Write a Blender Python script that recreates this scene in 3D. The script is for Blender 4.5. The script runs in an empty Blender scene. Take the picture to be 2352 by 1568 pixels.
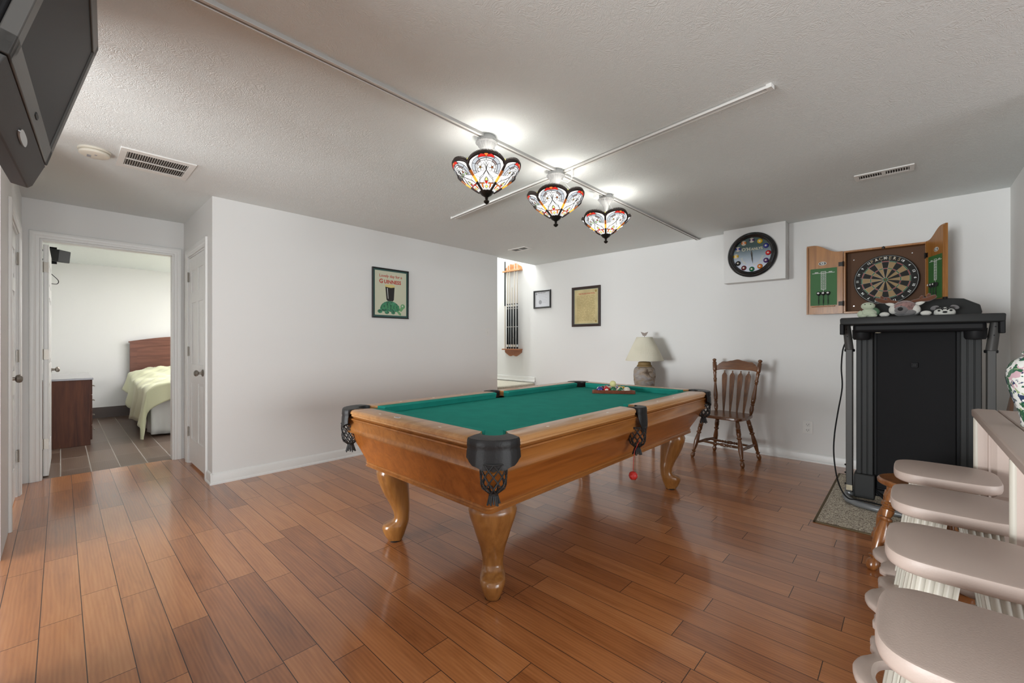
import bpy, bmesh, math, random
from mathutils import Vector, Matrix, Euler
random.seed(7)
PI = math.pi
R = math.radians
sc = bpy.context.scene
col = sc.collection

# ------------------------------------------------------------------ camera, world, lights, exposure
cd = bpy.data.cameras.new('camera'); cam = bpy.data.objects.new('camera', cd); col.objects.link(cam)
cd.sensor_width = 36.0; cd.lens = 36.0 * 972.0 / 2352.0
cd.shift_y = 4.0 / 2352.0
cd.clip_start = 0.02
cam.location = (0, 0, 1.2)
cam.rotation_euler = (R(90), 0, 0.7531)
sc.camera = cam
sc.view_settings.view_transform = 'Standard'
sc.view_settings.look = 'None'
sc.view_settings.gamma = 1.0
sc.view_settings.use_curve_mapping = False
sc.view_settings.exposure = 0.22
w = bpy.data.worlds.new('world'); sc.world = w; w.use_nodes = True
w.node_tree.nodes['Background'].inputs[0].default_value = (0.85, 0.92, 1.0, 1)
w.node_tree.nodes['Background'].inputs[1].default_value = 0.55

def area(name, loc, rot, sx, sy, energy, color=(1, 1, 1), spread=180):
    l = bpy.data.lights.new(name, 'AREA'); l.shape = 'RECTANGLE'; l.size = sx; l.size_y = sy
    l.energy = energy; l.color = color; l.spread = R(spread)
    o = bpy.data.objects.new(name, l); col.objects.link(o); o.location = loc; o.rotation_euler = rot
    return o
# added fill from behind the camera, standing in for the unseen room
area('fill_behind', (-3.9, -8.5, 1.3), (R(90), 0, R(-8)), 5.0, 2.3, 1150, (0.95, 0.985, 1.0))
# unseen fill added on the open right side, mainly for the left wall
area('fill_right', (9.0, 0.2, 1.3), (R(90), 0, R(90)), 5.0, 2.3, 400, (0.94, 0.98, 1.0))
# extra fill added out of view behind the camera, aimed up at the ceiling
area('fill_up', (-1.6, -1.6, 0.6), (R(150), 0, R(20)), 1.0, 0.8, 46, (0.95, 0.99, 1.0))
# light falling down the stairwell
area('stairwell_light', (-5.35, 4.72, 4.2), (0, R(-12), 0), 1.0, 0.7, 62, (0.97, 0.99, 1.0))
# bedroom ceiling light
area('bedroom_light', (-7.4, 1.9, 2.42), (0, 0, 0), 1.2, 1.2, 42, (1.0, 0.97, 1.0))
pl = bpy.data.lights.new('bedroom_fill', 'POINT'); pl.energy = 38; pl.shadow_soft_size = 0.15
po_ = bpy.data.objects.new('bedroom_fill', pl); col.objects.link(po_); po_.location = (-7.8, 2.7, 1.5)  # point fill added out of view to brighten the bedroom ceiling

# ------------------------------------------------------------------ materials
def nodes(m):
    m.use_nodes = True
    return m.node_tree.nodes, m.node_tree.links, m.node_tree.nodes['Principled BSDF']

def mat(name, c, rough=0.5, metal=0.0, bump=0.0, bscale=60.0, coat=0.0, sheen=0.0, trans=0.0, spec=0.5, emis=None, es=0.0, var=0.0, vscale=6.0):
    m = bpy.data.materials.new(name); n, l, b = nodes(m)
    b.inputs['Base Color'].default_value = (c[0], c[1], c[2], 1)
    b.inputs['Roughness'].default_value = rough; b.inputs['Metallic'].default_value = metal
    b.inputs['Coat Weight'].default_value = coat; b.inputs['Sheen Weight'].default_value = sheen
    b.inputs['Specular IOR Level'].default_value = spec
    b.inputs['Transmission Weight'].default_value = trans
    if emis:
        b.inputs['Emission Color'].default_value = (*emis, 1); b.inputs['Emission Strength'].default_value = es
    tc = n.new('ShaderNodeTexCoord')
    if bump:
        t = n.new('ShaderNodeTexNoise'); t.inputs['Scale'].default_value = bscale; t.inputs['Detail'].default_value = 4
        l.new(tc.outputs['Object'], t.inputs['Vector'])
        bp = n.new('ShaderNodeBump'); bp.inputs['Strength'].default_value = bump; bp.inputs['Distance'].default_value = 0.004
        l.new(t.outputs['Fac'], bp.inputs['Height']); l.new(bp.outputs['Normal'], b.inputs['Normal'])
    if var:
        t = n.new('ShaderNodeTexNoise'); t.inputs['Scale'].default_value = vscale; t.inputs['Detail'].default_value = 5
        l.new(tc.outputs['Object'], t.inputs['Vector'])
        r = n.new('ShaderNodeValToRGB')
        r.color_ramp.elements[0].position = 0.35; r.color_ramp.elements[1].position = 0.65
        r.color_ramp.elements[0].color = (c[0]*(1-var), c[1]*(1-var), c[2]*(1-var), 1)
        r.color_ramp.elements[1].color = (min(1, c[0]*(1+var)), min(1, c[1]*(1+var)), min(1, c[2]*(1+var)), 1)
        l.new(t.outputs['Fac'], r.inputs['Fac']); l.new(r.outputs['Color'], b.inputs['Base Color'])
    return m

def wood(name, c1, c2, axis='X', scale=1.0, rough=0.35, coat=0.3, knots=False):
    m = bpy.data.materials.new(name); n, l, b = nodes(m)
    tc = n.new('ShaderNodeTexCoord'); mp = n.new('ShaderNodeMapping')
    s = {'X': (1.2, 14, 14), 'Y': (14, 1.2, 14), 'Z': (14, 14, 1.2)}[axis]
    mp.inputs['Scale'].default_value = [v*scale for v in s]
    l.new(tc.outputs['Object'], mp.inputs['Vector'])
    t = n.new('ShaderNodeTexNoise'); t.inputs['Scale'].default_value = 1.6; t.inputs['Detail'].default_value = 8; t.inputs['Distortion'].default_value = 1.4
    l.new(mp.outputs['Vector'], t.inputs['Vector'])
    t2 = n.new('ShaderNodeTexNoise'); t2.inputs['Scale'].default_value = 9; t2.inputs['Detail'].default_value = 3
    l.new(mp.outputs['Vector'], t2.inputs['Vector'])
    mx = n.new('ShaderNodeMath'); mx.operation = 'MULTIPLY_ADD'; mx.inputs[1].default_value = 0.3
    l.new(t2.outputs['Fac'], mx.inputs[0]); l.new(t.outputs['Fac'], mx.inputs[2])
    r = n.new('ShaderNodeValToRGB'); r.color_ramp.elements[0].position = 0.42; r.color_ramp.elements[1].position = 0.8
    r.color_ramp.elements[0].color = (*c1, 1); r.color_ramp.elements[1].color = (*c2, 1)
    l.new(mx.outputs[0], r.inputs['Fac']); l.new(r.outputs['Color'], b.inputs['Base Color'])
    b.inputs['Roughness'].default_value = rough; b.inputs['Coat Weight'].default_value = coat; b.inputs['Coat Roughness'].default_value = 0.15
    bp = n.new('ShaderNodeBump'); bp.inputs['Strength'].default_value = 0.06; bp.inputs['Distance'].default_value = 0.002
    l.new(t2.outputs['Fac'], bp.inputs['Height']); l.new(bp.outputs['Normal'], b.inputs['Normal'])
    return m

def math_node(n, l, op, a, b=None, c=None):
    x = n.new('ShaderNodeMath'); x.operation = op
    for i, v in enumerate((a, b, c)):
        if v is None: continue
        if isinstance(v, (int, float)): x.inputs[i].default_value = v
        else: l.new(v, x.inputs[i])
    return x.outputs[0]

def plank_floor(name, width, length, stops, seam, rough, seamw=0.0022, grain=1.0, tile=False, off=0.0, coat=0.5, swap=False, shift=0.0):
    m = bpy.data.materials.new(name); n, l, b = nodes(m)
    tc = n.new('ShaderNodeTexCoord'); sp = n.new('ShaderNodeSeparateXYZ'); l.new(tc.outputs['Object'], sp.inputs[0])
    X, Y = (sp.outputs[1], sp.outputs[0]) if swap else (sp.outputs[0], sp.outputs[1])
    yr = math_node(n, l, 'DIVIDE', math_node(n, l, 'ADD', Y, 20.0 + shift), width)
    row = math_node(n, l, 'FLOOR', yr); fy = math_node(n, l, 'FRACT', yr)
    wn = n.new('ShaderNodeTexWhiteNoise'); wn.noise_dimensions = '1D'; l.new(row, wn.inputs['W'])
    if tile: offs = math_node(n, l, 'MULTIPLY', row, off)
    else: offs = math_node(n, l, 'MULTIPLY', wn.outputs['Value'], 7.3)
    xr = math_node(n, l, 'DIVIDE', math_node(n, l, 'ADD', math_node(n, l, 'ADD', X, 40.0), math_node(n, l, 'MULTIPLY', offs, length)), length)
    seg = math_node(n, l, 'FLOOR', xr); fx = math_node(n, l, 'FRACT', xr)
    cb = n.new('ShaderNodeCombineXYZ'); l.new(row, cb.inputs[0]); l.new(seg, cb.inputs[1])
    wn2 = n.new('ShaderNodeTexWhiteNoise'); wn2.noise_dimensions = '3D'; l.new(cb.outputs[0], wn2.inputs['Vector'])
    # grain
    gv = n.new('ShaderNodeCombineXYZ')
    l.new(math_node(n, l, 'ADD', math_node(n, l, 'MULTIPLY', X, 1.3), math_node(n, l, 'MULTIPLY', wn2.outputs['Value'], 31.0)), gv.inputs[0])
    l.new(math_node(n, l, 'ADD', math_node(n, l, 'MULTIPLY', Y, 13.0), math_node(n, l, 'MULTIPLY', wn2.outputs['Value'], 17.0)), gv.inputs[1])
    g = n.new('ShaderNodeTexNoise'); g.inputs['Scale'].default_value = 1.5; g.inputs['Detail'].default_value = 7; g.inputs['Distortion'].default_value = 1.1; g.inputs['Roughness'].default_value = 0.62
    l.new(gv.outputs[0], g.inputs['Vector'])
    wv = n.new('ShaderNodeTexWave'); wv.wave_type = 'BANDS'; wv.bands_direction = 'Y'; wv.inputs['Scale'].default_value = 1.7; wv.inputs['Distortion'].default_value = 9.0; wv.inputs['Detail'].default_value = 3; wv.inputs['Detail Scale'].default_value = 0.8
    l.new(gv.outputs[0], wv.inputs['Vector'])
    gg = math_node(n, l, 'ADD', math_node(n, l, 'MULTIPLY', math_node(n, l, 'SUBTRACT', g.outputs['Fac'], 0.5), 1.1*grain), math_node(n, l, 'MULTIPLY', math_node(n, l, 'SUBTRACT', wv.outputs['Fac'], 0.5), 0.16*grain))
    val = math_node(n, l, 'ADD', math_node(n, l, 'MULTIPLY_ADD', wn2.outputs['Value'], 0.38, 0.31), gg)
    r = n.new('ShaderNodeValToRGB'); cr = r.color_ramp
    cr.elements[0].position = stops[0][0]; cr.elements[0].color = (*stops[0][1], 1)
    cr.elements[1].position = stops[-1][0]; cr.elements[1].color = (*stops[-1][1], 1)
    for p, c in stops[1:-1]:
        e = cr.elements.new(p); e.color = (*c, 1)
    l.new(val, r.inputs['Fac'])
    # seams
    def edge(f, size):
        d = math_node(n, l, 'MINIMUM', f, math_node(n, l, 'SUBTRACT', 1.0, f))
        return math_node(n, l, 'LESS_THAN', math_node(n, l, 'MULTIPLY', d, size), seamw)
    sm = math_node(n, l, 'MAXIMUM', edge(fy, width), edge(fx, length))
    mx = n.new('ShaderNodeMix'); mx.data_type = 'RGBA'
    l.new(sm, mx.inputs[0]); l.new(r.outputs['Color'], mx.inputs[6]); mx.inputs[7].default_value = (*seam, 1)
    l.new(mx.outputs[2], b.inputs['Base Color'])
    rr = math_node(n, l, 'ADD', math_node(n, l, 'MULTIPLY', sm, 0.3), math_node(n, l, 'MULTIPLY_ADD', g.outputs['Fac'], 0.12, rough - 0.06))
    l.new(rr, b.inputs['Roughness'])
    b.inputs['Coat Weight'].default_value = coat; b.inputs['Coat Roughness'].default_value = 0.13
    h = math_node(n, l, 'SUBTRACT', math_node(n, l, 'MULTIPLY', g.outputs['Fac'], 0.12), sm)
    bp = n.new('ShaderNodeBump'); bp.inputs['Strength'].default_value = 0.35; bp.inputs['Distance'].default_value = 0.0012
    l.new(h, bp.inputs['Height']); l.new(bp.outputs['Normal'], b.inputs['Normal'])
    # slow waviness of the varnished boards
    return m

def ceiling_mat():
    m = bpy.data.materials.new('ceiling_texture'); n, l, b = nodes(m)
    b.inputs['Base Color'].default_value = (0.765, 0.80, 0.79, 1); b.inputs['Roughness'].default_value = 0.85
    tc = n.new('ShaderNodeTexCoord')
    dn = n.new('ShaderNodeTexNoise'); dn.inputs['Scale'].default_value = 5.0; l.new(tc.outputs['Object'], dn.inputs['Vector'])
    ad = n.new('ShaderNodeMixRGB'); ad.blend_type = 'ADD'; ad.inputs[0].default_value = 0.5
    l.new(tc.outputs['Object'], ad.inputs[1]); l.new(dn.outputs['Color'], ad.inputs[2])
    wv = n.new('ShaderNodeTexWave'); wv.inputs['Scale'].default_value = 18; wv.inputs['Distortion'].default_value = 16; wv.inputs['Detail'].default_value = 3; wv.inputs['Detail Scale'].default_value = 2.2
    l.new(ad.outputs[0], wv.inputs['Vector'])
    ns = n.new('ShaderNodeTexNoise'); ns.inputs['Scale'].default_value = 55; ns.inputs['Detail'].default_value = 4; l.new(tc.outputs['Object'], ns.inputs['Vector'])
    h = math_node(n, l, 'ADD', math_node(n, l, 'MULTIPLY', wv.outputs['Fac'], 0.6), math_node(n, l, 'MULTIPLY', ns.outputs['Fac'], 0.8))
    bp = n.new('ShaderNodeBump'); bp.inputs['Strength'].default_value = 0.35; bp.inputs['Distance'].default_value = 0.004
    l.new(h, bp.inputs['Height']); l.new(bp.outputs['Normal'], b.inputs['Normal'])
    return m

def tweed_mat():
    m = bpy.data.materials.new('woven_mat'); n, l, b = nodes(m)
    tc = n.new('ShaderNodeTexCoord')
    v = n.new('ShaderNodeTexVoronoi'); v.inputs['Scale'].default_value = 190; l.new(tc.outputs['Object'], v.inputs['Vector'])
    r = n.new('ShaderNodeValToRGB'); cr = r.color_ramp
    cr.elements[0].color = (0.16, 0.12, 0.09, 1); cr.elements[1].color = (0.85, 0.80, 0.66, 1); cr.elements[1].position = 0.9
    e = cr.elements.new(0.45); e.color = (0.46, 0.39, 0.30, 1)
    s = n.new('ShaderNodeSeparateColor'); l.new(v.outputs['Color'], s.inputs[0]); l.new(s.outputs[0], r.inputs['Fac'])
    l.new(r.outputs['Color'], b.inputs['Base Color']); b.inputs['Roughness'].default_value = 0.95
    bp = n.new('ShaderNodeBump'); bp.inputs['Strength'].default_value = 0.6; bp.inputs['Distance'].default_value = 0.004
    l.new(v.outputs['Distance'], bp.inputs['Height']); l.new(bp.outputs['Normal'], b.inputs['Normal'])
    return m

def glass_lit(name, c, e):
    """stained glass lit from inside: translucent body plus its own glow"""
    m = bpy.data.materials.new(name); m.use_nodes = True; n, l = m.node_tree.nodes, m.node_tree.links
    b = n['Principled BSDF']; out = n['Material Output']
    b.inputs['Base Color'].default_value = (*c, 1); b.inputs['Roughness'].default_value = 0.15
    b.inputs['Emission Color'].default_value = (*c, 1)
    t = n.new('ShaderNodeTexNoise'); t.inputs['Scale'].default_value = 22; t.inputs['Detail'].default_value = 3
    tc = n.new('ShaderNodeTexCoord'); l.new(tc.outputs['Object'], t.inputs['Vector'])
    l.new(math_node(n, l, 'MULTIPLY_ADD', t.outputs['Fac'], e*0.7, e*0.65), b.inputs['Emission Strength'])
    tr = n.new('ShaderNodeBsdfTranslucent'); tr.inputs[0].default_value = (*c, 1)
    mx = n.new('ShaderNodeMixShader'); mx.inputs[0].default_value = 0.35
    l.new(b.outputs[0], mx.inputs[1]); l.new(tr.outputs[0], mx.inputs[2]); l.new(mx.outputs[0], out.inputs[0])
    return m

def carved_mat():
    m = bpy.data.materials.new('carved_clay'); n, l, b = nodes(m)
    tc = n.new('ShaderNodeTexCoord'); mp = n.new('ShaderNodeMapping'); mp.inputs['Rotation'].default_value = (0, R(38), R(20)); mp.inputs['Scale'].default_value = (3.4, 3.4, 8)
    l.new(tc.outputs['Object'], mp.inputs['Vector'])
    t = n.new('ShaderNodeTexNoise'); t.inputs['Scale'].default_value = 1.2; t.inputs['Detail'].default_value = 3; t.inputs['Distortion'].default_value = 2.2
    l.new(mp.outputs['Vector'], t.inputs['Vector'])
    r = n.new('ShaderNodeValToRGB'); cr = r.color_ramp
    cr.elements[0].position = 0.3; cr.elements[0].color = (0.10, 0.065, 0.04, 1); cr.elements[1].position = 0.7; cr.elements[1].color = (0.50, 0.44, 0.35, 1)
    e = cr.elements.new(0.42); e.color = (0.36, 0.29, 0.22, 1); e = cr.elements.new(0.55); e.color = (0.33, 0.31, 0.30, 1)
    l.new(t.outputs['Fac'], r.inputs['Fac']); l.new(r.outputs['Color'], b.inputs['Base Color']); b.inputs['Roughness'].default_value = 0.75
    bp = n.new('ShaderNodeBump'); bp.inputs['Strength'].default_value = 1.0; bp.inputs['Distance'].default_value = 0.03
    l.new(t.outputs['Fac'], bp.inputs['Height']); l.new(bp.outputs['Normal'], b.inputs['Normal'])
    return m

def floral_mat():
    m = bpy.data.materials.new('floral_porcelain'); n, l, b = nodes(m)
    tc = n.new('ShaderNodeTexCoord')
    def layer(scale, lo, hi, seed):
        mp = n.new('ShaderNodeMapping'); mp.inputs['Location'].default_value = (seed, seed*1.7, seed*0.6); l.new(tc.outputs['Object'], mp.inputs['Vector'])
        t = n.new('ShaderNodeTexNoise'); t.inputs['Scale'].default_value = scale; t.inputs['Detail'].default_value = 3; t.inputs['Distortion'].default_value = 0.6
        l.new(mp.outputs['Vector'], t.inputs['Vector'])
        return math_node(n, l, 'GREATER_THAN', t.outputs['Fac'], hi)
    base = (0.72, 0.72, 0.68, 1); prev = None
    for scale, th, seed, c in ((22, 0.58, 1.3, (0.55, 0.36, 0.40)), (27, 0.55, 5.1, (0.02, 0.10, 0.05)), (42, 0.62, 9.2, (0.03, 0.05, 0.11)), (45, 0.63, 13.3, (0.30, 0.38, 0.2))):
        mx = n.new('ShaderNodeMix'); mx.data_type = 'RGBA'
        l.new(layer(scale, 0, th, seed), mx.inputs[0])
        if prev is None: mx.inputs[6].default_value = base
        else: l.new(prev, mx.inputs[6])
        mx.inputs[7].default_value = (*c, 1); prev = mx.outputs[2]
    l.new(prev, b.inputs['Base Color']); b.inputs['Roughness'].default_value = 0.12; b.inputs['Coat Weight'].default_value = 0.6
    return m

M = {}
M['wall'] = mat('wall_paint', (0.785, 0.782, 0.765), 0.7, bump=0.08, bscale=140)
M['ceiling'] = ceiling_mat()
M['trim'] = mat('trim_white', (0.82, 0.82, 0.80), 0.35)
M['door'] = mat('door_white', (0.83, 0.83, 0.81), 0.32)
M['floor'] = plank_floor('hardwood', 0.127, 0.78, [(0.0, (0.15, 0.045, 0.012)), (0.35, (0.35, 0.122, 0.036)), (0.62, (0.49, 0.190, 0.062)), (1.0, (0.64, 0.30, 0.12))], (0.045, 0.016, 0.008), 0.34, seamw=0.0015, grain=0.75, coat=0.75)
M['tile'] = plank_floor('wood_tile', 0.2, 0.6, [(0.0, (0.060, 0.034, 0.022)), (0.5, (0.13, 0.082, 0.058)), (1.0, (0.22, 0.155, 0.115))], (0.33, 0.29, 0.25), 0.38, seamw=0.004, grain=0.6, tile=True, off=0.33, coat=0.0)
M['carpet'] = mat('carpet', (0.50, 0.47, 0.38), 0.95, bump=0.8, bscale=180, var=0.15, vscale=60)
M['nickel'] = mat('brushed_nickel', (0.30, 0.27, 0.235), 0.38, 0.9)
M['steel'] = mat('steel', (0.55, 0.55, 0.55), 0.3, 1.0)
M['oak'] = wood('table_oak', (0.25, 0.088, 0.018), (0.40, 0.155, 0.036), 'Y', 0.8, 0.3, 0.4)
M['rail'] = wood('rail_maple', (0.42, 0.185, 0.055), (0.56, 0.285, 0.105), 'Y', 0.8, 0.32, 0.4)
M['cab'] = wood('cabinet_oak', (0.24, 0.068, 0.009), (0.38, 0.12, 0.020), 'Y', 0.6, 0.32, 0.35)
M['leg'] = wood('leg_oak', (0.20, 0.075, 0.016), (0.36, 0.155, 0.040), 'Z', 0.7, 0.28, 0.5)
M['cloth'] = mat('green_cloth', (0.024, 0.31, 0.25), 0.95, bump=0.3, bscale=500, spec=0.12, var=0.05, vscale=9)
M['leather'] = mat('black_leather', (0.014, 0.013, 0.013), 0.45, bump=0.25, bscale=90, spec=0.35)
M['netting'] = mat('black_cord', (0.018, 0.018, 0.018), 0.6)
M['pearl'] = mat('pearl_sight', (0.85, 0.80, 0.68), 0.3)
M['chair'] = wood('chair_walnut', (0.085, 0.030, 0.010), (0.21, 0.082, 0.028), 'Z', 1.0, 0.25, 0.5)
M['chairx'] = wood('chair_walnut_across', (0.085, 0.030, 0.010), (0.20, 0.078, 0.026), 'X', 1.0, 0.25, 0.5)
M['brown'] = wood('stool_oak', (0.15, 0.048, 0.012), (0.30, 0.115, 0.032), 'Z', 1.0, 0.3, 0.5)
M['pine'] = wood('pine_cabinet', (0.25, 0.092, 0.014), (0.42, 0.175, 0.036), 'Z', 0.8, 0.4, 0.2)
M['rackwood'] = wood('rack_oak', (0.42, 0.17, 0.055), (0.62, 0.30, 0.11), 'X', 1.0, 0.35, 0.4)
M['rackdark'] = wood('rack_oak_dark', (0.25, 0.075, 0.02), (0.38, 0.13, 0.04), 'X', 1.0, 0.35, 0.4)
M['cherry'] = wood('cherry_veneer', (0.055, 0.014, 0.006), (0.13, 0.038, 0.014), 'Z', 0.5, 0.6, 0.0)
M['cherryx'] = wood('cherry_headboard', (0.105, 0.034, 0.020), (0.185, 0.068, 0.040), 'Y', 0.5, 0.4, 0.2)
M['taupe'] = mat('taupe_paint', (0.48, 0.385, 0.335), 0.45, bump=0.12, bscale=220)
M['cream'] = mat('cream_paint', (0.50, 0.468, 0.40), 0.45)
M['black'] = mat('black_plastic', (0.009, 0.009, 0.010), 0.55, bump=0.05, bscale=300, spec=0.2)
M['dark'] = mat('dark_grey_plastic', (0.028, 0.029, 0.029), 0.5, spec=0.25)
M['tmgrey'] = mat('treadmill_grey', (0.060, 0.058, 0.055), 0.5, 0.1)
M['tmbase'] = mat('treadmill_base_grey', (0.22, 0.23, 0.24), 0.35, 0.3)
M['belt'] = mat('running_belt', (0.008, 0.008, 0.009), 0.7, bump=0.2, bscale=700, spec=0.2)
M['tvbezel'] = mat('tv_bezel_grey', (0.10, 0.098, 0.092), 0.4)
M['tvscreen'] = mat('tv_screen', (0.030, 0.030, 0.031), 0.5, spec=0.2)
M['tvspeaker'] = mat('tv_speaker_grey', (0.065, 0.065, 0.065), 0.6, bump=0.2, bscale=800)
M['white'] = mat('white_plastic', (0.80, 0.79, 0.76), 0.4)
M['trackwhite'] = mat('track_white', (0.70, 0.69, 0.66), 0.45)
M['trackslot'] = mat('track_slot', (0.04, 0.035, 0.03), 0.6)
M['ivory'] = mat('ivory_plastic', (0.74, 0.70, 0.60), 0.45)
M['voidm'] = mat('vent_inside', (0.05, 0.045, 0.04), 0.9)
M['silver'] = mat('painted_silver', (0.27, 0.27, 0.265), 0.55, 0.0, bump=0.2, bscale=60)
M['bronze'] = mat('dark_bronze', (0.016, 0.012, 0.009), 0.4, 0.5)
M['lead'] = mat('lead_came', (0.030, 0.017, 0.013), 0.5, 0.3)
M['g_white'] = glass_lit('glass_opal', (0.92, 0.93, 0.93), 0.55)
M['g_grey'] = glass_lit('glass_smoke', (0.50, 0.53, 0.57), 0.5)
M['g_rose'] = glass_lit('glass_rose_grey', (0.34, 0.28, 0.27), 0.5)
M['g_red'] = glass_lit('glass_red', (0.80, 0.03, 0.02), 0.7)
M['g_orange'] = glass_lit('glass_orange', (0.95, 0.26, 0.05), 0.75)
M['g_amber'] = glass_lit('glass_amber', (0.42, 0.12, 0.02), 0.5)
M['g_gold'] = glass_lit('glass_gold', (0.85, 0.50, 0.07), 0.7)
M['g_yellow'] = glass_lit('glass_yellow', (0.85, 0.82, 0.25), 0.7)
M['g_green'] = glass_lit('glass_green', (0.45, 0.72, 0.25), 0.75)
M['linen'] = mat('pleated_linen', (0.72, 0.68, 0.55), 0.8, bump=0.2, bscale=200)
M['clay'] = carved_mat()
M['clayneck'] = mat('ochre_clay', (0.26, 0.17, 0.065), 0.7)
M['mat'] = tweed_mat()
M['matedge'] = mat('mat_binding', (0.13, 0.095, 0.05), 0.9)
M['quilt'] = mat('green_quilt', (0.66, 0.67, 0.44), 0.75, bump=0.4, bscale=16, sheen=0.3)
M['sheet'] = mat('white_skirt', (0.75, 0.76, 0.72), 0.85, bump=0.3, bscale=14)
M['cork'] = mat('cabinet_back_brown', (0.12, 0.062, 0.035), 0.85)
M['scoregreen'] = mat('score_green', (0.035, 0.14, 0.035), 0.6)
M['dart_black'] = mat('dart_black', (0.022, 0.022, 0.020), 0.85, bump=0.2, bscale=500)
M['dart_tan'] = mat('dart_tan', (0.36, 0.25, 0.13), 0.85, bump=0.2, bscale=500)
M['dart_red'] = mat('dart_red', (0.28, 0.045, 0.04), 0.85)
M['dart_green'] = mat('dart_green', (0.035, 0.14, 0.06), 0.85)
M['wire'] = mat('wire', (0.28, 0.28, 0.27), 0.4, 0.8)
M['chalk'] = mat('chalk_white', (0.70, 0.71, 0.68), 0.7)
M['numgrey'] = mat('number_grey', (0.45, 0.45, 0.43), 0.4, 0.6)
M['packgold'] = mat('letter_gold', (0.40, 0.30, 0.18), 0.6)
M['parchment'] = mat('parchment', (0.60, 0.50, 0.26), 0.8, var=0.12, vscale=7)
M['paper'] = mat('paper_white', (0.62, 0.63, 0.66), 0.7)
M['ink'] = mat('ink', (0.10, 0.09, 0.08), 0.8)
M['inkgrey'] = mat('ink_grey', (0.33, 0.33, 0.35), 0.8)
M['redink'] = mat('red_ink', (0.50, 0.06, 0.04), 0.7)
M['goldink'] = mat('gold_ink', (0.36, 0.25, 0.08), 0.8)
M['poster'] = mat('poster_paper', (0.60, 0.61, 0.46), 0.6)
M['teal'] = mat('poster_teal_border', (0.035, 0.10, 0.09), 0.5)
M['stout'] = mat('stout_black', (0.015, 0.013, 0.012), 0.5)
M['foam'] = mat('stout_foam', (0.70, 0.58, 0.22), 0.6)
M['tort'] = mat('tortoise_green', (0.045, 0.20, 0.11), 0.6, var=0.6, vscale=60)
M['tortl'] = mat('tortoise_light_green', (0.16, 0.38, 0.17), 0.6)
M['framebrown'] = mat('frame_dark_brown', (0.035, 0.018, 0.014), 0.35)
M['frameblack'] = mat('frame_black', (0.02, 0.02, 0.02), 0.3)
M['clockblack'] = mat('clock_rim_black', (0.012, 0.012, 0.013), 0.18, coat=0.5)
M['plush_brown'] = mat('plush_brown', (0.13, 0.045, 0.02), 0.95, bump=0.5, bscale=200, sheen=0.5)
M['plush_grey'] = mat('plush_grey', (0.16, 0.15, 0.15), 0.95, bump=0.8, bscale=160, sheen=0.5)
M['plush_mauve'] = mat('plush_mauve', (0.23, 0.13, 0.12), 0.95, bump=1.0, bscale=120, sheen=0.5, var=0.4, vscale=50)
M['plush_white'] = mat('plush_white', (0.62, 0.61, 0.56), 0.95, bump=0.8, bscale=160, sheen=0.5)
M['plush_mint'] = mat('plush_mint', (0.48, 0.54, 0.40), 0.95, bump=0.8, bscale=120, sheen=0.5)
M['plush_black'] = mat('plush_black', (0.015, 0.015, 0.015), 0.9)
M['redrubber'] = mat('red_rubber', (0.50, 0.025, 0.02), 0.4)
M['floral'] = floral_mat()
M['spot'] = mat('label_paper', (0.65, 0.58, 0.42), 0.7)
M['cue_white'] = mat('cue_maple', (0.66, 0.60, 0.50), 0.3)
M['chrome'] = mat('chrome', (0.7, 0.7, 0.7), 0.12, 1.0)
M['butterfly'] = mat('finial_grey', (0.27, 0.22, 0.19), 0.5, 0.3)

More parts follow.
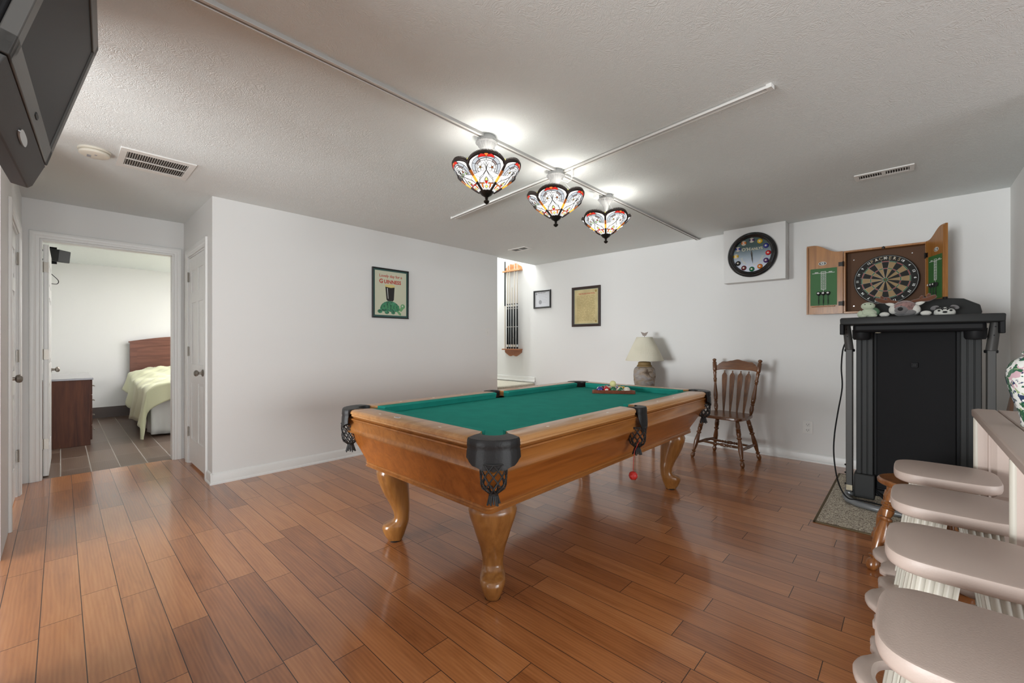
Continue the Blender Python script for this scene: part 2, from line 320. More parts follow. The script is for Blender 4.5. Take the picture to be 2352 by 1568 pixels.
# ------------------------------------------------------------------ mesh helpers
class MB:
    def __init__(s): s.v = []; s.f = []; s.m = []
    def add(s, vs, fs, mi=0):
        o = len(s.v); s.v.extend([tuple(v) for v in vs])
        s.f.extend([tuple(i + o for i in f) for f in fs]); s.m.extend([mi]*len(fs)); return s
    def box(s, x0, x1, y0, y1, z0, z1, mi=0, mtx=None):
        vs = [Vector((x, y, z)) for x in (x0, x1) for y in (y0, y1) for z in (z0, z1)]
        if mtx is not None: vs = [mtx @ v for v in vs]
        return s.add(vs, [(0, 1, 3, 2), (4, 6, 7, 5), (0, 4, 5, 1), (2, 3, 7, 6), (0, 2, 6, 4), (1, 5, 7, 3)], mi)
    def ring(s, rings, closed=True, cap0=True, cap1=True, mi=0):
        n = len(rings[0]); vs = [p for r in rings for p in r]; fs = []
        for i in range(len(rings)-1):
            for j in range(n if closed else n-1):
                k = (j+1) % n; fs.append((i*n+j, i*n+k, (i+1)*n+k, (i+1)*n+j))
        if cap0: fs.append(tuple(reversed(range(n))))
        if cap1: fs.append(tuple((len(rings)-1)*n + j for j in range(n)))
        return s.add(vs, fs, mi)
    def lathe(s, prof, n=24, c=(0, 0, 0), mi=0, fn=None, mtx=None, a0=0.0):
        rings = []
        for r, z in prof:
            ring = []
            for j in range(n):
                a = a0 + 2*PI*j/n; rr = r if fn is None else fn(r, z, a)
                p = Vector((rr*math.cos(a), rr*math.sin(a), z))
                if mtx is not None: p = mtx @ p
                ring.append((p[0]+c[0], p[1]+c[1], p[2]+c[2]))
            rings.append(ring)
        return s.ring(rings, mi=mi)
    def cyl(s, p0, p1, r0, r1=None, n=16, mi=0):
        return s.tube([p0, p1], [r0, r0 if r1 is None else r1], n, mi=mi)
    def spin(s, p0, p1, prof, n=16, mi=0):
        """turned profile [(t 0..1, radius)] along p0->p1"""
        p0 = Vector(p0); p1 = Vector(p1)
        return s.tube([p0.lerp(p1, t) for t, r in prof], [r for t, r in prof], n, mi=mi)
    def tube(s, pts, r, n=10, closed=False, mi=0, flat=None):
        pts = [Vector(p) for p in pts]; N = len(pts)
        rs = r if isinstance(r, (list, tuple)) else [r]*N
        rings = []; up = None
        for i, p in enumerate(pts):
            if closed: d = pts[(i+1) % N] - pts[i-1]
            else:
                d = pts[min(i+1, N-1)] - pts[max(i-1, 0)]
                if d.length < 1e-9: d = pts[min(i+2, N-1)] - pts[max(i-2, 0)]
            d.normalize()
            if up is None:
                up = Vector((0, 0, 1)) if abs(d.z) < 0.9 else Vector((1, 0, 0))
            a = d.cross(up)
            if a.length < 1e-6: a = d.cross(Vector((0, 1, 0)))
            a.normalize(); b = a.cross(d).normalized(); up = b
            fx, fy = flat if flat else (1, 1)
            rings.append([p + a*(math.cos(2*PI*j/n)*rs[i]*fx) + b*(math.sin(2*PI*j/n)*rs[i]*fy) for j in range(n)])
        if closed: rings.append(rings[0])
        return s.ring(rings, cap0=not closed, cap1=not closed, mi=mi)
    def prism(s, poly, h0, h1, mtx=None, mi=0):
        """poly: 2D points, extruded along local z; mtx maps to the part's space"""
        n = len(poly); vs = [Vector((x, y, h)) for h in (h0, h1) for x, y in poly]
        if mtx is not None: vs = [mtx @ v for v in vs]
        fs = [(i, (i+1) % n, n+(i+1) % n, n+i) for i in range(n)] + [tuple(reversed(range(n))), tuple(range(n, 2*n))]
        return s.add(vs, fs, mi)
    def annulus(s, outer, inner, h0, h1, mtx=None, mi=0):
        n = len(outer); vs = []
        for h in (h0, h1):
            vs += [Vector((x, y, h)) for x, y in outer] + [Vector((x, y, h)) for x, y in inner]
        if mtx is not None: vs = [mtx @ v for v in vs]
        fs = []
        for i in range(n):
            k = (i+1) % n
            fs += [(i, k, 2*n+k, 2*n+i), (n+k, n+i, 3*n+i, 3*n+k), (k, i, n+i, n+k), (2*n+i, 2*n+k, 3*n+k, 3*n+i)]
        return s.add(vs, fs, mi)
    def sphere(s, c, r, nu=20, nv=12, mi=0, mtx=None, fn=None):
        sx, sy, sz = (r, r, r) if not isinstance(r, (tuple, list)) else r
        rings = []
        for i in range(nv+1):
            t = PI*i/nv; t = min(max(t, 0.02), PI-0.02)
            ring = []
            for j in range(nu):
                a = 2*PI*j/nu; p = Vector((math.sin(t)*math.cos(a), math.sin(t)*math.sin(a), -math.cos(t)))
                if fn: p = p*fn(p)
                p = Vector((p.x*sx, p.y*sy, p.z*sz))
                if mtx is not None: p = mtx @ p
                ring.append((p.x+c[0], p.y+c[1], p.z+c[2]))
            rings.append(ring)
        return s.ring(rings, mi=mi)
    def grid(s, fn, nu, nv, mi=0):
        vs = [fn(i/nu, j/nv) for j in range(nv+1) for i in range(nu+1)]
        fs = [(j*(nu+1)+i, j*(nu+1)+i+1, (j+1)*(nu+1)+i+1, (j+1)*(nu+1)+i) for j in range(nv) for i in range(nu)]
        return s.add(vs, fs, mi)
    def text(s, txt, size, mtx, mi=0, depth=0.0005, align='CENTER', bold=0.0):
        cu = bpy.data.curves.new('t', 'FONT'); cu.body = txt; cu.size = size; cu.align_x = align; cu.align_y = 'CENTER'
        cu.extrude = depth; cu.offset = bold; cu.resolution_u = 2
        o = bpy.data.objects.new('t', cu); col.objects.link(o)
        bpy.context.view_layer.update()
        me = bpy.data.meshes.new_from_object(o.evaluated_get(bpy.context.evaluated_depsgraph_get()))
        s.add([mtx @ v.co for v in me.vertices], [tuple(p.vertices) for p in me.polygons], mi)
        bpy.data.objects.remove(o); bpy.data.curves.remove(cu); bpy.data.meshes.remove(me)
        return s
    def build(s, name, mats, parent=None, bevel=0, seg=2, smooth=True, angle=40, solid=0, subsurf=0, loc=None):
        me = bpy.data.meshes.new(name); me.from_pydata(s.v, [], s.f)
        if not isinstance(mats, (list, tuple)): mats = [mats]
        for m in mats: me.materials.append(m)
        me.polygons.foreach_set('material_index', s.m)
        me.update()
        bm = bmesh.new(); bm.from_mesh(me); bmesh.ops.recalc_face_normals(bm, faces=bm.faces); bm.to_mesh(me); bm.free()
        if smooth:
            me.polygons.foreach_set('use_smooth', [True]*len(me.polygons)); me.set_sharp_from_angle(angle=R(angle))
        o = bpy.data.objects.new(name, me); col.objects.link(o)
        if parent is not None: o.parent = parent
        if loc: o.location = loc
        if solid:
            md = o.modifiers.new('thick', 'SOLIDIFY'); md.thickness = solid; md.offset = 0
        if subsurf:
            md = o.modifiers.new('sub', 'SUBSURF'); md.levels = subsurf; md.render_levels = subsurf
        if bevel:
            md = o.modifiers.new('bevel', 'BEVEL'); md.width = bevel; md.segments = seg; md.limit_method = 'ANGLE'; md.angle_limit = R(40); md.harden_normals = False
        return o

def tag(o, label, cat, group=None):
    o['label'] = label; o['category'] = cat
    if group: o['group'] = group
    return o
def thing(name, label, cat, loc=(0, 0, 0), rz=0.0, group=None):
    o = bpy.data.objects.new(name, None); col.objects.link(o); o.location = loc; o.rotation_euler = (0, 0, rz)
    o.empty_display_size = 0.05
    return tag(o, label, cat, group)
def struct(o): o['kind'] = 'structure'; return o
def box(name, x0, x1, y0, y1, z0, z1, m, parent=None, bevel=0, seg=2):
    return MB().box(x0, x1, y0, y1, z0, z1).build(name, m, parent, bevel, seg)
def copy_tree(o, parent=None, repl=None):
    c = o.copy(); col.objects.link(c); c.parent = parent
    for ch in list(o.children): copy_tree(ch, c)
    return c
def frame(o, x, y):
    """matrix from origin and two axes"""
    x = Vector(x).normalized(); y = Vector(y).normalized(); z = x.cross(y)
    m = Matrix.Identity(4)
    for i in range(3):
        m[i][0] = x[i]; m[i][1] = y[i]; m[i][2] = z[i]; m[i][3] = o[i]
    return m
def superell(a, b, e, n=48):
    pts = []
    for i in range(n):
        t = 2*PI*i/n; ct, st = math.cos(t), math.sin(t)
        pts.append((a*math.copysign(abs(ct)**(2/e), ct), b*math.copysign(abs(st)**(2/e), st)))
    return pts
def interp(tab, x):
    if x <= tab[0][0]: return tab[0][1]
    for (a, va), (b, vb) in zip(tab, tab[1:]):
        if x <= b:
            t = (x-a)/(b-a); t = t*t*(3-2*t); return va + (vb-va)*t
    return tab[-1][1]

# ------------------------------------------------------------------ room shell
XA, YB, XC, ZC, XS = -4.31, 5.2, 0.594, 2.448, -4.37
XD, YG, YE = -5.52, 0.88, -0.227
struct(box('floor', -5.57, 3.2, -3.4, 5.3, -0.08, 0.0, M['floor']))
struct(box('ceiling', XS, 3.2, -3.4, 5.3, ZC, ZC+0.1, M['ceiling']))
struct(box('ceiling_alcove', XD-0.11, XS, -0.36, YG+0.12, ZC, ZC+0.1, M['ceiling']))
struct(box('wall_left', XA-0.11, XA, YG, 4.29, 0, ZC, M['wall']))
struct(box('wall_back', -6.4, 0.70, YB, YB+0.1, 0, 4.4, M['wall']))
struct(box('wall_right', XC, XC+0.1, 3.25, YB, 0, ZC, M['wall']))
# alcove wall holding the closet door
g = MB(); gx0, gx1, gz = -5.28, -4.55, 2.06
g.box(XD, gx0, YG, YG+0.11, 0, ZC).box(gx1, XA-0.11, YG, YG+0.11, 0, ZC).box(gx0, gx1, YG, YG+0.11, gz, ZC)
struct(g.build('wall_alcove', M['wall']))
# far wall with the bedroom doorway
dy0, dy1, dz = -0.125, 0.80, 2.115
g = MB(); g.box(XD-0.11, XD, YE, dy0, 0, ZC).box(XD-0.11, XD, dy1, YG+0.11, 0, ZC).box(XD-0.11, XD, dy0, dy1, dz, ZC)
struct(g.build('wall_far', M['wall']))
# entry wall (left of the camera) with a door opening
ex0, ex1, ez = -5.09, -4.22, 2.06
g = MB(); g.box(-9.6, ex0, YE-0.11, YE, 0, ZC).box(ex1, -3.65, YE-0.11, YE, 0, ZC).box(-2.35, -1.35, YE-0.11, YE, 0, ZC).box(ex0, ex1, YE-0.11, YE, ez, ZC)
struct(g.build('wall_entry', M['wall']))
# stairwell beyond the end of the left wall
struct(box('wall_stairwell', -6.4, XA-0.11, 4.18, 4.29, 0, 4.4, M['wall']))
struct(box('wall_stairwell_end', -6.5, -6.4, 4.18, YB+0.1, 0, 4.4, M['wall']))
struct(box('ceiling_stairwell', -6.5, XS, 4.18, YB+0.1, 4.4, 4.5, M['ceiling']))
struct(box('wall_stairwell_header', XS, XS+0.02, 4.18, YB, ZC+0.1, 4.4, M['wall']))
struct(box('floor_landing', -6.4, XS, 4.29, YB, 0, 0.565, M['carpet'], bevel=0.02))
b = MB().box(-6.4, XS+0.01, YB-0.015, YB, 0.575, 0.655).box(-6.4, XS+0.01, YB-0.022, YB, 0.575, 0.60); struct(b.build('baseboard_landing', M['trim'], bevel=0.004))
# bedroom shell
struct(box('floor_bedroom', -9.6, -5.57, -0.36, 3.2, -0.08, 0.0, M['tile']))
struct(box('ceiling_bedroom', -9.6, XD-0.11, -0.36, 3.2, ZC, ZC+0.1, M['ceiling']))
struct(box('wall_bedroom', -9.6, -9.5, YE, 3.2, 0, ZC, M['wall']))
struct(box('wall_bedroom_right', -9.6, XD-0.11, 3.2, 3.3, 0, ZC, M['wall']))
struct(box('baseboard_bedroom', -9.5, -9.485, YE, 3.2, 0, 0.17, mat('tile_base', (0.055, 0.03, 0.018), 0.4)))

def baseboard(name, p0, p1, nrm):
    """profiled board from p0 to p1 on the floor, nrm points into the room"""
    p0 = Vector(p0); p1 = Vector(p1); nv = Vector(nrm)
    prof = [(0, 0), (0.020, 0), (0.020, 0.012), (0.013, 0.022), (0.013, 0.075), (0.008, 0.088), (0.004, 0.092), (0, 0.095)]
    rings = [[p + nv*a + Vector((0, 0, z)) for a, z in prof] for p in (p0, p1)]
    return struct(MB().ring(rings).build(name, M['trim'], angle=30))
baseboard('baseboard_left', (XA, YG-0.015, 0), (XA, 4.29, 0), (1, 0, 0))
baseboard('baseboard_back', (XS+0.02, YB, 0), (XC, YB, 0), (0, -1, 0))
baseboard('baseboard_right', (XC, YB, 0), (XC, 3.25, 0), (-1, 0, 0))
baseboard('baseboard_alcove', (-4.47, YG, 0), (XA+0.015, YG, 0), (0, -1, 0))

# bulkhead box on the back wall that carries the clock
struct(box('trim_bulkhead', -1.505, -0.917, YB-0.14, YB, 1.865, ZC, M['wall']))

# ------------------------------------------------------------------ doors and casings
def casing(name, axis, a0, a1, z1, face, sgn, wd=0.058):
    """mitred door casing round an opening; axis 'x': wall runs along x, face is its y, sgn the room side"""
    prof = [(0.0, 0.0), (0.0, 0.009), (0.006, 0.012), (wd*0.35, 0.011), (wd*0.42, 0.015), (wd*0.86, 0.018), (wd*0.96, 0.016), (wd, 0.010), (wd, 0.0)]
    rings = []
    for u_, z_, du, dz_ in ((a0, 0.0, -1, 0), (a0, z1, -1, 1), (a1, z1, 1, 1), (a1, 0.0, 1, 0)):
        ring = []
        for o_, t_ in prof:
            uu, zz, ff = u_+du*o_, z_+dz_*o_, face+sgn*t_
            ring.append((uu, ff, zz) if axis == 'x' else (ff, uu, zz))
        rings.append(ring)
    return MB().ring(rings)
def jamb(m, axis, a0, a1, z1, face, sgn, depth):
    f0, f1 = sorted((face, face-sgn*depth)); t = 0.015
    f0 += 0.001; f1 -= 0.001
    for (u0, u1, v0, v1) in ((a0, a0+t, 0, z1-t), (a1-t, a1, 0, z1-t), (a0, a1, z1-t, z1)):
        if axis == 'x': m.box(u0, u1, f0, f1, v0, v1)
        else: m.box(f0, f1, u0, u1, v0, v1)
    return m
def leaf(wd, ht, th=0.035):
    """six-panel door leaf in local coordinates: x 0..wd, y 0..-th, z 0..ht, panels pressed in on both faces"""
    m = MB(); m.box(0, wd, -th+0.006, -0.006, 0, ht)
    s = 0.115*wd/0.8; cm = 0.10*wd/0.8; pw = (wd-2*s-cm)/2
    rows = [(0.24, 0.80), (0.98, 1.58), (1.68, 1.90)]
    rows = [(a*ht/2.03, b_*ht/2.03) for a, b_ in rows]
    for side in (0, 1):
        y0, y1 = ((-0.006, 0.0) if side == 0 else (-th, -th+0.006))
        # stiles and rails proud of the panels
        for (u0, u1) in ((0, s), (s+pw, s+pw+cm), (wd-s, wd)): m.box(u0, u1, y0, y1, 0, ht)
        zz = [0] + [v for r_ in rows for v in r_] + [ht]
        for k in range(0, len(zz), 2):
            for u0 in (s, s+pw+cm): m.box(u0, u0+pw, y0, y1, zz[k], zz[k+1])
        for (z0, z1) in rows:
            for u0 in (s, s+pw+cm):
                i = 0.02
                f = 0.0 if side == 0 else -th
                sg = -1 if side == 0 else 1
                vs = [(u0+i, f+sg*0.006, z0+i), (u0+pw-i, f+sg*0.006, z0+i), (u0+pw-i, f+sg*0.006, z1-i), (u0+i, f+sg*0.006, z1-i),
                      (u0+i+0.025, f+sg*0.001, z0+i+0.025), (u0+pw-i-0.025, f+sg*0.001, z0+i+0.025), (u0+pw-i-0.025, f+sg*0.001, z1-i-0.025), (u0+i+0.025, f+sg*0.001, z1-i-0.025)]
                m.add(vs, [(0, 1, 5, 4), (1, 2, 6, 5), (2, 3, 7, 6), (3, 0, 4, 7), (4, 5, 6, 7)])
    return m
def knob_mesh(x, y, z, sg, m=None):
    m = m or MB()
    pr = [(0.0, 0.031), (0.06, 0.033), (0.14, 0.028), (0.17, 0.012), (0.48, 0.010), (0.52, 0.018), (0.62, 0.026), (0.8, 0.028), (0.93, 0.022), (1.0, 0.012)]
    return m.spin((x, y, z), (x, y+sg*0.068, z), pr, 20)
def hinges(parent, x, y, zs, size=0.09, axis='x'):
    for z in zs:
        m = MB()
        m.box(x-0.014, x+0.014, y-0.003, y+0.003, z-size/2, z+size/2)
        m.cyl((x, y+0.006, z-size/2-0.004), (x, y+0.006, z+size/2+0.004), 0.006, n=10)
        m.build('hinge', M['nickel'], parent)
# door on the entry wall (closed) : wall runs along x, room side is +y
d1 = struct(thing('door_1', 'white six-panel door at the left edge of the picture', 'door', (0, 0, 0)))
m = casing('c', 'x', ex0, ex1, ez, YE, 1, 0.07); jamb(m, 'x', ex0, ex1, ez, YE, 1, 0.11); m.build('door_frame', M['trim'], d1, bevel=0.002)
lf = leaf(ex1-ex0-0.036, 2.03).build('door_leaf', M['door'], d1, bevel=0.002); lf.location = (ex0+0.018, YE-0.012, 0.012)
knob_mesh(ex1-0.09, YE-0.012, 0.965, 1).build('door_handle', M['nickel'], d1)
hinges(d1, ex0+0.018, YE-0.006, (0.32, 1.10, 1.86))
# bedroom door : opening in the far wall, leaf swung into the bedroom
d2 = struct(thing('door_2', 'white panel door standing open into the bedroom', 'door', (0, 0, 0)))
m = casing('c', 'y', dy0, dy1, dz, XD, 1, 0.062); jamb(m, 'y', dy0, dy1, dz, XD, 1, 0.11); m.build('door_frame', M['trim'], d2, bevel=0.002)
lf = leaf(0.86, 2.07).build('door_leaf', M['door'], d2, bevel=0.002)
lf.location = (XD-0.115, dy0+0.018, 0.012); lf.rotation_euler = (0, 0, R(180-0.5))
kk = knob_mesh(0, 0, 0, 1).build('door_handle', M['nickel'], d2); kk.location = (XD-0.115-0.79, dy0+0.018+0.035, 0.93)
for z in (0.30, 1.10, 1.88):
    MB().box(XD-0.118, XD-0.112, dy0+0.018, dy0+0.052, z-0.045, z+0.045).cyl((XD-0.112, dy0+0.017, z-0.047), (XD-0.112, dy0+0.017, z+0.047), 0.006, n=10).build('hinge', M['nickel'], d2)
# closet door in the alcove wall (room side is -y)
d3 = struct(thing('door_3', 'narrow white closet door between the doorway and the long wall', 'door', (0, 0, 0)))
m = casing('c', 'x', gx0, gx1, gz, YG, -1, 0.075); jamb(m, 'x', gx0, gx1, gz, YG, -1, 0.11); m.build('door_frame', M['trim'], d3, bevel=0.002)
lf = leaf(gx1-gx0-0.036, 2.02).build('door_leaf', M['door'], d3, bevel=0.002); lf.location = (gx1-0.018, YG+0.004, 0.022); lf.rotation_euler = (0, 0, PI)
knob_mesh(gx1-0.12, YG+0.004, 0.93, -1).build('door_handle', M['nickel'], d3)
for z in (0.32, 1.12, 1.86):
    MB().box(gx0+0.006, gx0+0.032, YG-0.002, YG+0.003, z-0.045, z+0.045).cyl((gx0+0.018, YG-0.006, z-0.048), (gx0+0.018, YG-0.006, z+0.048), 0.006, n=10).build('hinge', M['nickel'], d3)

# ------------------------------------------------------------------ pool table
TX, TY = -1.8625, 2.425           # table centre
HW, HL = 0.68, 1.27               # half outer width / length
ZR = 0.81                         # rail top
ZB = 0.765                        # bed cloth
RW = 0.125                        # wooden rail width
CW = 0.045                        # cushion width
pt = thing('pool_table', 'oak pool table with green cloth, black leather pockets and cabriole legs', 'pool table', (TX, TY, 0))
def rect_loop(hw, hl, z, r=0.03, n=5):
    pts = []
    for cx, cy, a0 in ((hw-r, hl-r, 0), (-hw+r, hl-r, 90), (-hw+r, -hl+r, 180), (hw-r, -hl+r, 270)):
        for i in range(n+1):
            a = R(a0 + 90*i/n); pts.append(Vector((cx+r*math.cos(a), cy+r*math.sin(a), z)))
    return pts
# tapering cabinet
cab = [(0.535, 1.16, 0.475), (0.538, 1.165, 0.50), (0.640, 1.225, 0.672)]
MB().ring([rect_loop(a, b_, z, 0.02) for a, b_, z in cab]).build('cabinet', M['cab'], pt, angle=30)
# moulded base of the cabinet
mo = [(0.49, 0.455), (0.545, 0.455), (0.557, 0.460), (0.560, 0.468), (0.553, 0.473), (0.558, 0.480), (0.558, 0.487), (0.548, 0.492), (0.549, 0.499), (0.543, 0.506), (0.52, 0.506)]
MB().ring([rect_loop(a-0.012, a+0.608, z, 0.03) for a, z in mo]).build('base_moulding', M['oak'], pt, angle=30)
# apron below the rails
ap = [(0.60, 0.665), (0.652, 0.665), (0.656, 0.672), (0.650, 0.680), (0.648, 0.695), (0.656, 0.730), (0.661, 0.745), (0.668, 0.750), (0.668, 0.757), (0.658, 0.760), (0.655, 0.765), (0.60, 0.765)]
MB().ring([rect_loop(a, a+0.588, z, 0.05) for a, z in ap], cap0=False, cap1=False).build('apron', M['oak'], pt, angle=30)
# slate bed cloth with pocket cut-outs
PC = [(HW-RW-CW+0.035, HL-RW-CW+0.035), (-(HW-RW-CW+0.035), HL-RW-CW+0.035), (-(HW-RW-CW+0.035), -(HL-RW-CW+0.035)), (HW-RW-CW+0.035, -(HL-RW-CW+0.035))]
PS = [(HW-RW+0.02, 0.0), (-(HW-RW+0.02), 0.0)]
bx, by = HW-RW+0.01, HL-RW+0.01; pr = 0.062
def arc(cx, cy, r, a0, a1, n=8): return [(cx+r*math.cos(R(a0+(a1-a0)*i/n)), cy+r*math.sin(R(a0+(a1-a0)*i/n))) for i in range(n+1)]
cx, cy = PC[0]
poly = []
poly += [(bx, -0.07)] + arc(PS[0][0], 0, pr, 250, 110) + [(bx, 0.07)]
poly += [(bx, cy-0.07)] + arc(cx, cy, pr, 280, 170) + [(cx-0.07, by)]
poly += [(-cx+0.07, by)] + arc(-cx, cy, pr, 10, -100) + [(-bx, cy-0.07)]
poly += [(-bx, 0.07)] + arc(PS[1][0], 0, pr, 70, -70) + [(-bx, -0.07)]
poly += [(-bx, -cy+0.07)] + arc(-cx, -cy, pr, 100, -10) + [(-cx+0.07, -by)]
poly += [(cx-0.07, -by)] + arc(cx, -cy, pr, 190, 80) + [(bx, -cy+0.07)]
MB().prism(poly, ZB-0.03, ZB).build('cloth_bed', M['cloth'], pt, smooth=False)
# rails: (start, end) along each side; local frame u along the rail, v outward
pg = 0.140   # corner gap from the outer corner to the wood end
sg = 0.056   # side pocket half gap
def rail(p0, p1, out, ends, sl=(0.0, 0.0)):
    p0 = Vector((*p0, 0)); p1 = Vector((*p1, 0)); u = (p1-p0).normalized(); v = Vector((*out, 0)); L = (p1-p0).length
    prof = [(0.0, 0.768), (0.0, ZR-0.001), (0.004, ZR), (RW-0.018, ZR), (RW-0.006, ZR-0.004), (RW, ZR-0.012), (RW, ZR-0.022), (RW-0.006, ZR-0.026), (RW-0.004, ZR-0.034), (RW-0.010, ZR-0.040), (RW-0.016, 0.768)]
    def taper(end, t):   # rounded outer end of the wooden rail
        return t
    rings = []
    ks = [(0.0, 0.030), (0.004, 0.020), (0.012, 0.010), (0.026, 0.002), (0.045, 0.0)]
    seq = [(d, i) for d, i in ks] + [(L-d, i) for d, i in reversed(ks)]
    for d, inset in seq:
        s0 = sl[0] if d < L/2 else -sl[1]
        rings.append([p0 + u*(d + s0*(1-a/RW)) + v*(min(a, a if a < RW-0.06 else a-inset) - RW) + Vector((0, 0, z)) for a, z in prof])
    m = MB().ring(rings); o = m.build('rail', M['rail'], pt, angle=35)
    # cushion: nose slants back under, mitred at pocket ends
    e0, e1 = ends
    q = MB()
    cp = [(0.0, ZB+0.002), (0.0, ZR-0.0005), (-CW+0.004, ZR-0.004), (-CW, ZR-0.009), (-CW+0.014, ZB+0.010), (-CW+0.016, ZB+0.001)]
    rr = []
    for base, sgn, e in ((0.0, 1, e0), (L, -1, e1)):
        rr.append([p0 + u*(base + sgn*(e[0] + e[1]*(-a)/CW)) + v*(a-RW) + Vector((0, 0, z)) for a, z in cp])
    q.ring(rr); c = q.build('cushion', M['cloth'], pt, angle=25)
    return o, p0, u, v, L
C1 = (0.058, 0.028); S1 = (-0.002, 0.016)
rl = []
for sx in (1, -1):
    rl.append(rail((sx*HW, -HL+pg), (sx*HW, -sg), (sx, 0), (C1, S1), (0.060, 0.0)))
    rl.append(rail((sx*HW, sg), (sx*HW, HL-pg), (sx, 0), (S1, C1), (0.0, 0.060)))
for sy in (1, -1):
    rl.append(rail((-HW+pg, sy*HL), (HW-pg, sy*HL), (0, sy), (C1, C1), (0.060, 0.060)))
for k, (o, p0, u, v, L) in enumerate(rl):
    for t in (0.25, 0.5, 0.75):
        p = p0 + u*(L*t) - v*(RW*0.42)
        d = 0.013 if k < 4 else 0.013
        poly = [(d, 0), (0, d*0.45), (-d, 0), (0, -d*0.45)]
        if k >= 4: pass
        mt = frame((p.x, p.y, ZR), v, u) if k < 4 else frame((p.x, p.y, ZR), v, u)
        if k < 4: MB().prism(poly, -0.0005, 0.0006, frame((p.x, p.y, ZR), u, v)).build('sight', M['pearl'], o, smooth=False)
        elif t != 0.5: MB().prism(poly, -0.0005, 0.0006, frame((p.x, p.y, ZR), u, v)).build('sight', M['pearl'], o, smooth=False)
# oval maker's plate on the head rail
o = rl[5][0]
m = MB().prism(superell(0.026, 0.012, 2, 28), 0, 0.0012, frame((-0.10, -HL+RW*0.45, ZR), (1, 0, 0), (0, 1, 0)), 0)
m.prism(superell(0.021, 0.0085, 2, 24), 0.0012, 0.0016, frame((-0.10, -HL+RW*0.45, ZR), (1, 0, 0), (0, 1, 0)), 1)
m.build('maker_plate', [M['white'], M['inkgrey']], pt, smooth=False)

def pocket(cx, cy, ang, corner):
    """leather pocket; local +x points outward (ang), origin at the pocket centre"""
    rot = Matrix.Translation((cx, cy, 0)) @ Matrix.Rotation(ang, 4, 'Z')
    if corner: Ro, hw, dep = 0.128, 0.088, 0.105
    else: Ro, hw, dep = 0.106, 0.056, 0.104
    # outline of the outer edge (half angle) in local coordinates
    if corner:
        # follows the rounded table corner; local x is the diagonal
        half = [(0.086, 0.106), (0.112, 0.093), (0.134, 0.067), (0.146, 0.034), (0.150, 0.0)]
    else:
        half = [(0.106, 0.056), (0.114, 0.050), (0.120, 0.036), (0.122, 0.018), (0.122, 0.0)]
    out = [(x, -y) for x, y in half] + [(x, y) for x, y in reversed(half[:-1])]
    # resample smoothly
    def resample(p, n):
        ds = [0]
        for a, b_ in zip(p, p[1:]): ds.append(ds[-1]+math.dist(a, b_))
        res = []
        for i in range(n+1):
            d = ds[-1]*i/n
            for k in range(len(p)-1):
                if d <= ds[k+1]+1e-9:
                    t = (d-ds[k])/(ds[k+1]-ds[k]); res.append((p[k][0]+(p[k+1][0]-p[k][0])*t, p[k][1]+(p[k+1][1]-p[k][1])*t)); break
        return res
    N = 28; outer = resample(out, N); ah = 78 if corner else 75
    rin = 0.060 if corner else 0.052
    inner = [(rin*math.cos(R(-ah+2*ah*i/N)) + (0 if corner else 0.022), rin*math.sin(R(-ah+2*ah*i/N))) for i in range(N+1)]
    low = ZR-0.125 if corner else ZR-0.15
    m = MB(); rings = []
    def off(p, d):
        l = math.hypot(p[0]-0.02, p[1]) or 1
        return (p[0]+(p[0]-0.02)/l*d, p[1]+p[1]/l*d)
    for i in range(N+1):
        t = i/N; sc_ = 1 - abs(2*t-1)**2
        bottom = low + (0.055 if not corner else 0.045)*abs(2*t-1)**2.2 + (0.006*abs(math.sin(t*PI*(6 if corner else 2))) if corner else 0.0)
        if not corner: bottom = ZR-0.035-(0.115)*sc_**0.8
        ip, op = inner[i], outer[i]
        o1 = off(op, 0.004); o2 = off(op, 0.006); o3 = off(op, 0.003)
        rings.append([(ip[0], ip[1], ZB-0.03), (ip[0], ip[1], ZR-0.004), (ip[0]*0.98+op[0]*0.02, ip[1]*0.98+op[1]*0.02, ZR+0.002),
                      (ip[0]*0.5+op[0]*0.5, ip[1]*0.5+op[1]*0.5, ZR+0.003), (op[0], op[1], ZR+0.001), (*o1, ZR-0.006), (*o2, ZR-0.030), (*o3, ZR-0.040), (*o2, ZR-0.048), (*off(op, 0.009), bottom), (*off(op, 0.005), bottom), (*off(op, 0.001), ZR-0.045), (*off(op, -0.006), ZR-0.02)])
    rings = [[rot @ Vector(p) for p in r_] for r_ in rings]
    pk = MB().ring(rings).build('pocket', M['leather'], pt, angle=50)
    # knotted net hanging inside
    netx = 0.112 if corner else 0.080
    def S(a, t):
        r = 0.052*(1-0.15*t) if t < 0.75 else 0.052*(0.8875-1.55*(t-0.75)/0.5)
        return rot @ Vector((netx + r*math.cos(a)*1.0, r*math.sin(a)*1.1, (low+0.03) - 0.135*t))
    nb = MB(); NS = 9
    for sgn in (1, -1):
        for k in range(NS):
            nb.tube([S(2*PI*k/NS + sgn*t_*1.9, t_) for t_ in [i/9 for i in range(10)]], 0.0034, 5)
    nb.tube([S(2*PI*k/18, 0.98) for k in range(18)], 0.004, 5, closed=True)
    nb.tube([S(2*PI*k/18, 0.0) for k in range(18)], 0.004, 5, closed=True)
    nb.build('net', M['netting'], pk, angle=60)
    fb = MB()
    zc = (low+0.03) - 0.135
    fb.tube([rot @ Vector((netx, 0, zc+0.01)), rot @ Vector((netx, 0, zc-0.012))], [0.020, 0.016], 12)
    for k in range(14):
        a = 2*PI*k/14
        fb.tube([rot @ Vector((netx+0.016*math.cos(a), 0.016*math.sin(a), zc)), rot @ Vector((netx+(0.022+0.004*(k % 3))*math.cos(a), (0.022+0.004*(k % 2))*math.sin(a), zc-0.032-0.004*(k % 3)))], 0.0042, 6)
    fb.build('fringe', M['netting'], pk, angle=60)
    return pk
